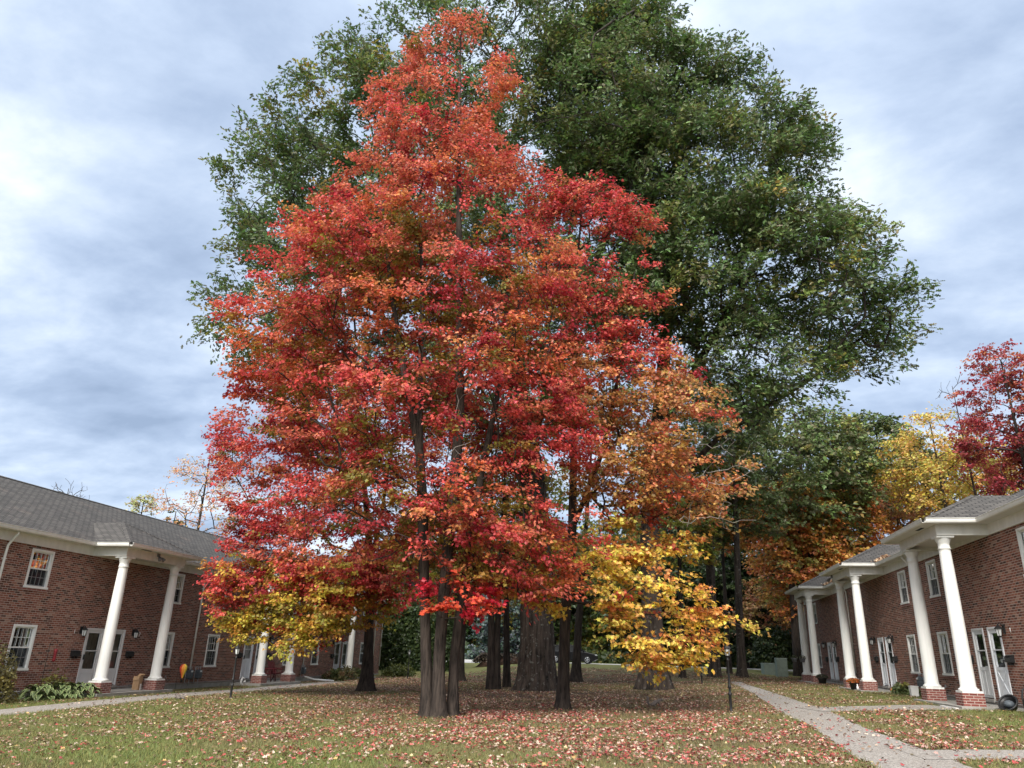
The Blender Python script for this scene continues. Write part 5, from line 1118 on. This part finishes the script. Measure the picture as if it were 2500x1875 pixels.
mb.rings([[(x + a * w, y + b * w, z + h) for a, b in ((-1, -1), (1, -1), (1, 1), (-1, 1))] for w, h in ((0.16, 0), (0.19, 0.40), (0.205, 0.41), (0.205, 0.44), (0.18, 0.44), (0.17, 0.05))], smooth=False); T_.part(mb, 'tub_body', 'white')
mb = MB(); mb.box(8.05, 8.13, 24.5, 25.75, Zg(8.1, 25) + 0.005, Zg(8.1, 25) + 0.05); single(mb, 'white_board', 'white', 'white board lying along the edge of the nearest right stoop', 'board', (8.1, 25.1, Zg(8.1, 25)))
# black rimmed tub tipped on its side
x, y = 9.30, 24.15; z = Zg(x, y); T_ = Thing('barrow_tray', 'black round rimmed tub tipped up beside the crossbuck door', 'tub', (x, y, z)); tl = Matrix.Rotation(0.5, 3, 'X') @ Matrix.Rotation(-0.65, 3, 'Y')
def TL(p): q = tl @ Vector(p); return (x + 0.66 * q.x, y + 0.66 * q.y, z + 0.21 + 0.66 * q.z)
mb = MB(); mb.rings([[TL((0.36 * r * math.cos(a * math.pi / 12), 0.42 * r * math.sin(a * math.pi / 12), h)) for a in range(24)] for r, h in ((0.25, -0.26), (0.6, -0.24), (0.88, -0.10), (1.0, 0.04), (0.97, 0.045), (0.85, -0.09), (0.56, -0.22), (0.02, -0.235))]); T_.part(mb, 'tray', 'black')
mb = MB(); mb.tube([TL((0.37 * math.cos(a * math.pi / 12), 0.43 * math.sin(a * math.pi / 12), 0.05)) for a in range(25)], 0.026, 8); T_.part(mb, 'rim', 'black')
mb = MB(); mb.ball(TL((0, 0, -0.04)), 0.13, 10, (1, 1.15, 0.8)); T_.part(mb, 'inner_pot', 'meter')
# black garden chair at the right edge
x, y = 8.45, 21.05; z = Zg(x, y); T_ = Thing('garden_chair', 'black metal garden chair cut by the right edge of the photo', 'chair', (x, y, z)); mb = MB()
mb.tube([(x, y, z), (x - 0.02, y, z + 0.5), (x + 0.02, y, z + 0.66), (x + 0.14, y - 0.02, z + 0.72), (x + 0.40, y - 0.05, z + 0.72), (x + 0.52, y - 0.08, z + 0.64), (x + 0.54, y - 0.1, z)], 0.022, 8); mb.tube([(x + 0.02, y - 0.5, z), (x, y - 0.48, z + 0.45), (x, y, z + 0.42)], 0.02, 6); mb.tube([(x + 0.54, y - 0.6, z), (x + 0.54, y - 0.58, z + 0.45), (x + 0.54, y - 0.1, z + 0.42)], 0.02, 6); T_.part(mb, 'frame', 'black')
mb = MB(); mb.rings([[(x + u, y + v, z + h) for u, v, h in ((0.03, 0, 0.42), (0.51, -0.06, 0.42), (0.51, -0.55, 0.44), (0.03, -0.48, 0.44))], [(x + u, y + v, z + h) for u, v, h in ((0.03, 0, 0.46), (0.51, -0.06, 0.46), (0.51, -0.55, 0.48), (0.03, -0.48, 0.48))]], smooth=False); T_.part(mb, 'seat', 'grey'); mb = MB(); mb.rings([[(x + u, y + v, z + h) for u, v, h in ((0.03, 0.012, 0.48), (0.51, -0.05, 0.48), (0.49, -0.05, 0.69), (0.06, 0.01, 0.69))], [(x + u, y + v, z + h) for u, v, h in ((0.03, -0.02, 0.48), (0.51, -0.09, 0.48), (0.49, -0.09, 0.69), (0.06, -0.02, 0.69))]], smooth=False); T_.part(mb, 'backrest', 'grey')
# hanging planters on a crook by the farthest column
x, y = 8.25, 50.9; z = Zg(x, y); T_ = Thing('plant_hook', 'black crook with two arms by the farthest right column', 'plant hook', (x, y, z)); mb = MB()
for s in (-1, 1): mb.tube([(x, y, z), (x, y, z + 1.75), (x + s * 0.08, y, z + 1.98), (x + s * 0.2, y, z + 1.95), (x + s * 0.23, y, z + 1.82)], 0.012, 5)
T_.part(mb, 'pole', 'black')
for s, lab in ((-1, 'grey hanging planter on the outer arm of the crook'), (1, 'grey hanging planter in front of the farthest white column')):
    px_ = x + s * 0.23; H = Thing('hanging_planter', lab, 'planter', (px_, y, z + 1.15), 'grey hanging planters'); mb = MB(); mb.lathe([(0.13, 0.0), (0.17, 0.17), (0.19, 0.19), (0.19, 0.22), (0.15, 0.21), (0.02, 0.19)], (px_, y, z + 1.15), 12); H.part(mb, 'planter', 'grey')
    mb = MB()
    for a in range(3): mb.tube([(px_ + 0.18 * math.cos(a * 2.09), y + 0.18 * math.sin(a * 2.09), z + 1.37), (px_, y, z + 1.82)], 0.005, 3)
    H.part(mb, 'hanger', 'black'); rng = np.random.default_rng(600 + s); n = 90; d = unit(rng.normal(0, 1, (n, 3))); d[:, 2] = abs(d[:, 2])
    leaves('flowers', np.stack([px_ + d[:, 0] * 0.2, y + d[:, 1] * 0.2, z + 1.37 + d[:, 2] * 0.16], 1), rng.normal(0, 1, (n, 3)), d, np.full(n, 0.07), scatter_col((0.06, 0.08, 0.03, 4), (0.45, 0.4, 0.35, 1))(np.zeros((n, 4)), rng), 'round', 'leaf', H.o, H.org)
# utility boxes
def utility_box(label, x, y, w, d, h, rz):
    z = Zg(x, y) - 0.05; T_ = Thing('utility_box', label, 'utility box', (x, y, z), 'green utility boxes at the wood edge'); mb = MB(); c, s = math.cos(rz), math.sin(rz)
    def q(a, b, h_): return (x + c * a - s * b, y + s * a + c * b, z + h_)
    mb.rings([[q(-w, -d, 0), q(w, -d, 0), q(w, d, 0), q(-w, d, 0)], [q(-w, -d, h * .94), q(w, -d, h * .94), q(w, d, h * .94), q(-w, d, h * .94)], [q(-w * 1.04, -d * 1.06, h * .95), q(w * 1.04, -d * 1.06, h * .95), q(w * 1.04, d * 1.06, h * .95), q(-w * 1.04, d * 1.06, h * .95)], [q(-w, -d, h), q(w, -d, h), q(w, d, h), q(-w, d, h)]], smooth=False); T_.part(mb, 'cabinet', 'green_box')
    dr = MB(); A = [q(-w * .9, -d - .012, h * .08), q(-.02, -d - .012, h * .08), q(-.02, -d - .012, h * .9), q(-w * .9, -d - .012, h * .9)]; dr.face(A); B = [q(.02, -d - .012, h * .08), q(w * .9, -d - .012, h * .08), q(w * .9, -d - .012, h * .9), q(.02, -d - .012, h * .9)]; dr.face(B); T_.part(dr, 'doors', 'green_box')
utility_box('tall grey green utility cabinet near the far right porch', 8.2, 58.0, 0.36, 0.3, 1.32, 0.1)
utility_box('low green utility box left of the tall cabinet', 7.75, 60.4, 0.55, 0.5, 0.85, 0.1)
# dark tree stem behind the planters
grove('black dark stemmed oak just past the end of the right block', 9.75, 60.6, .34, 0.3, 14, [(15, 8, 13), (11, 7, 14), (8, 8, 13.5)], 61, 200, 44, 0.26, ORG, 79)
bush('shrub', 'dark evergreen bush overhanging the utility boxes', 'shrub', 8.9, 63.5, 2.3, 1.6, 3.6, DKG, 3000, 0.22, 521, base=0.3)
# ------------------------------------------------------------------ beyond the lawn: rock bank, wood floor, buildings, car
rng = np.random.default_rng(77); n = 5200
xx = rng.uniform(-15.4, -8.8, n); yy = 63.2 + rng.normal(0, 0.35, n); hh = rng.random(n) ** 0.7 * 0.75 * np.clip(np.minimum(xx + 15.6, -8.6 - xx), 0, 1)
T_ = Thing('leaf_bank', 'long low bank of dark leaf covered brush before the street', 'brush bank', (-12, 63.2, Zg(-12, 63.2)))
mb = MB(); R_ = []
for i in range(25):
    u = -15.3 + i * 0.265; e = min(1, (i + .4) / 4, (24.4 - i) / 4); R_.append([(u, 63.2 + 0.75 * math.cos(a) * e, Zg(u, 63.2) - 0.1 + 0.72 * max(0, math.sin(a)) * e) for a in np.linspace(-0.2, math.pi + 0.2, 9)])
mb.rings(R_); T_.part(mb, 'mound', 'mulch')
leaves('leaf_cover', np.stack([xx, yy, Zg(-12, 63.2) + hh], 1), rng.normal(0, 1, (n, 3)), rng.normal(0, .6, (n, 3)) + np.array([0, -.3, 1]), rng.uniform(.10, .2, n), scatter_col((0.055, 0.04, 0.028, 3), (0.09, 0.065, 0.045, 2), (0.03, 0.025, 0.02, 2))(np.zeros((n, 4)), rng), 'round', 'litter', T_.o, T_.org)
n = 26000; xx = rng.uniform(-70, 60, n); yy = 77 + 26 * rng.random(n); hh = rng.random(n) * (0.5 + 1.3 * rng.random(n)) * (1 + 0.6 * smooth_noise(xx, yy, 0.15))
o = leaves('undergrowth', np.stack([xx, yy, 0.8 + hh], 1), rng.normal(0, 1, (n, 3)), rng.normal(0, .6, (n, 3)) + np.array([0, -.3, .8]), rng.uniform(.25, .6, n), scatter_col((0.035, 0.055, 0.018, 4), (0.06, 0.08, 0.025, 3), (0.16, 0.14, 0.04, 1))(np.zeros((n, 4)), rng), 'round', 'leaf'); o['kind'] = 'stuff'; o['label'] = 'dark green undergrowth along the far side of the street'
# dense far wood as one mass
n = 42000; xx = rng.uniform(-80, 70, n); yy = 100 + 16 * rng.random(n); top = 13 + 3.5 * smooth_noise(xx, yy, 0.08, 2) + 2 * smooth_noise(xx, yy, 0.3, 5)
hh = top * rng.random(n) ** 0.8
o = leaves('far_wood', np.stack([xx, yy, 0.7 + hh], 1), rng.normal(0, 1, (n, 3)), rng.normal(0, .6, (n, 3)) + np.array([0, -.5, .6]), rng.uniform(.7, 1.3, n), scatter_col((0.03, 0.05, 0.018, 4), (0.055, 0.07, 0.025, 3), (0.16, 0.13, 0.035, 1), (0.2, 0.09, 0.03, .5))(np.zeros((n, 4)), rng), 'round', 'leaf'); o['kind'] = 'stuff'; o['label'] = 'dense far wood closing the view beyond the street'
# far verge of grass
ribbon('far_verge', [(-300, 76.6, 2.2), (0, 76.6, 2.2), (300, 76.6, 2.2)], 0.03, 'verge', 0) if 'verge' in MAT else None
# tan building in the trees
T_ = Thing('tan_building', 'plain tan house glimpsed between dark trunks across the street', 'house', (11.5, 96, 0.75)); mb = MB(); mb.box(8.2, 15.5, 95, 103, 0.6, 5.0); T_.part(mb, 'wall', 'rock')
mb = MB()
for s in (95, 103): mb.face([(7.9, 99 + (s - 99) * 1.08, 4.9), (15.8, 99 + (s - 99) * 1.08, 4.9), (15.8, 99, 7.4), (7.9, 99, 7.4)])
T_.part(mb, 'roof', 'shingle'); mb = MB(); mb.box(10.2, 11.2, 94.97, 95.05, 1.9, 3.2); T_.part(mb, 'window', 'dark')
# parked dark car, facing right
def car(label, x, y, heading=0.0):
    z = Zg(x, y) + 0.02; T_ = Thing('parked_car', label, 'car', (x, y, z))
    L, Wd = 4.5, 0.88
    prof_lo = [(-2.2, 0.35), (-2.22, 0.75), (-2.15, 0.95), (-1.2, 1.0), (0.9, 0.98), (1.5, 0.92), (2.0, 0.80), (2.2, 0.65), (2.22, 0.38), (1.9, 0.22), (-1.9, 0.22)]
    mb = MB(); secs = []
    for yy_, s in ((-Wd, 0.94), (-Wd * 0.96, 1), (Wd * 0.96, 1), (Wd, 0.94)): secs.append([(x + px_ * s, y + yy_, z + 0.55 + (pz - 0.55) * s) for px_, pz in prof_lo])
    mb.rings(secs, smooth=False); T_.part(mb, 'body', 'carpaint')
    cab = [(-1.95, 0.99), (-1.55, 1.40), (-0.9, 1.50), (0.2, 1.48), (1.15, 0.97)]
    gl = MB(); gl.rings([[(x + px_ * (1 if k in (1, 2) else 1), y + yy_ * (1 - 0.18 * (pz - 0.97) / 0.5), z + pz) for px_, pz in cab] for k, yy_ in enumerate((-Wd * 0.94, Wd * 0.94))], smooth=False); T_.part(gl, 'windows', 'dark')
    rf = MB()
    for yy_ in (-1, 1):
        e = [(x + px_, y + yy_ * Wd * 0.95 * (1 - 0.18 * (pz - 0.97) / 0.5), z + pz + 0.005) for px_, pz in cab]; rf.tube(e, 0.035, 6); rf.tube([(x - 0.35, y + yy_ * Wd * 0.955, z + 0.98), (x - 0.35, y + yy_ * Wd * 0.78, z + 1.49)], 0.03, 4)
    rf.box(x - 1.5, x + 0.22, y - Wd * 0.76, y + Wd * 0.76, z + 1.47, z + 1.52); T_.part(rf, 'roof', 'carpaint')
    for wx in (-1.4, 1.4):
        for s in (-1, 1):
            w = MB(); w.rings([[(x + wx + r * math.cos(a * math.pi / 12), y + s * v, z + 0.33 + r * math.sin(a * math.pi / 12)) for a in range(24)] for r, v in ((0.20, Wd + 0.005), (0.30, Wd + 0.02), (0.33, Wd - 0.02), (0.33, Wd - 0.2))]); wo = T_.part(w, 'wheel', 'rubber')
            r_ = MB()
            for k in range(5):
                a = k * 1.2566; r_.tube([(x + wx, y + s * (Wd + 0.02), z + 0.33), (x + wx + 0.2 * math.cos(a), y + s * (Wd + 0.02), z + 0.33 + 0.2 * math.sin(a))], 0.03, 5)
            r_.tube([(x + wx + 0.2 * math.cos(a * math.pi / 8), y + s * (Wd + 0.015), z + 0.33 + 0.2 * math.sin(a * math.pi / 8)) for a in range(17)], 0.022, 5); T_.part(r_, 'rim', 'alloy', wo)
    for s in (-1, 1):
        h = MB(); h.ball((x + 2.02, y + s * 0.66, z + 0.70), 0.13, 8, (1.2, 1, 0.6)); T_.part(h, 'headlight', 'lampglass')
car('black car parked on the street seen between trunks', -7.85, 69.0)
# ------------------------------------------------------------------ squirrels
def squirrel(label, x, y, rz, pose):
    z = Zg(x, y) + 0.01; me = bpy.data.meshes.new('squirrel'); bm = bmesh.new(); sk = bm.verts.layers.skin.verify(); c, s = math.cos(rz), math.sin(rz)
    def V(p, r, q=None):
        v = bm.verts.new((c * p[0] - s * p[1], s * p[0] + c * p[1], p[2])); v[sk].radius = (r, r)
        if q is not None: bm.edges.new((q, v))
        return v
    up = 0.06 if pose == 'sit' else 0.0
    hip = V((0, 0, 0.065), 0.055); hip[sk].use_root = True
    mid = V((0.075, 0, 0.085 + up * 0.6), 0.05, hip); ch = V((0.14, 0, 0.095 + up), 0.040, mid); nk = V((0.175, 0, 0.11 + up), 0.028, ch); hd = V((0.205, 0, 0.115 + up * 0.9), 0.031, nk); V((0.245, 0, 0.098 + up * 0.9), 0.014, hd)
    for t in (-1, 1):
        V((0.198, t * 0.022, 0.155 + up * 0.9), 0.007, hd)
        k = V((0.035, t * 0.045, 0.045), 0.028, hip); V((0.055, t * 0.05, 0.008), 0.011, k); a = V((0.15, t * 0.035, 0.055 + up * 0.7), 0.015, ch); V((0.17, t * 0.035, 0.01 + up * 0.6), 0.009, a)
    t1 = V((-0.06, 0, 0.05), 0.022, hip); t2 = V((-0.115, 0, 0.085), 0.032, t1)
    if pose == 'sit': t3 = V((-0.125, 0, 0.16), 0.040, t2); t4 = V((-0.115, 0, 0.215), 0.034, t3); V((-0.145, 0, 0.245), 0.014, t4)
    else: t3 = V((-0.19, 0, 0.07), 0.036, t2); t4 = V((-0.26, 0, 0.05), 0.03, t3); V((-0.31, 0, 0.06), 0.012, t4)
    bm.to_mesh(me); bm.free(); me.materials.append(MAT['fur']); o = bpy.data.objects.new('squirrel', me); COL.objects.link(o); o.location = (x, y, z)
    o.modifiers.new('skin', 'SKIN'); m2 = o.modifiers.new('sub', 'SUBSURF'); m2.levels = 2; m2.render_levels = 2
    o.scale = (1.25, 1.25, 1.25); tag(o, label, 'squirrel', 'squirrels on the lawn')
squirrel('grey squirrel bending to feed at the edge of the left footpath', -16.3, 24.6, rad(150), 'feed')
squirrel('grey squirrel sitting up on the leaf strewn lawn below the golden boughs', -0.35, 24.7, rad(10), 'sit')

# ------------------------------------------------------------------ leaves caught in the valleys of the right porch roofs
for k, nlf in ((1, 150), (2, 110)):
    rng = np.random.default_rng(700 + k); u = rng.random(nlf) ** 1.6
    C = np.array([RIGHT.p(k * 11.4 - 0.64 + rng.normal(0, .10) + 0.25 * t, 0.38 - 0.55 * t + rng.normal(0, .09), 5.20 + 0.30 * t + rng.random() * .06) for t in u])
    o = leaves('roof_leaves', C, rng.normal(0, 1, (nlf, 3)), rng.normal(0, .5, (nlf, 3)) + np.array([0, 0, 1]), rng.uniform(.07, .13, nlf), scatter_col((0.42, 0.27, 0.16, 3), (0.30, 0.15, 0.09, 2), (0.55, 0.42, 0.30, 1.5))(np.zeros((nlf, 4)), rng), 'maple', 'litter', fold=.35); o['kind'] = 'stuff'; o['label'] = 'fallen leaves caught in the valley of the %s right porch roof' % ('second', 'third')[k - 1]
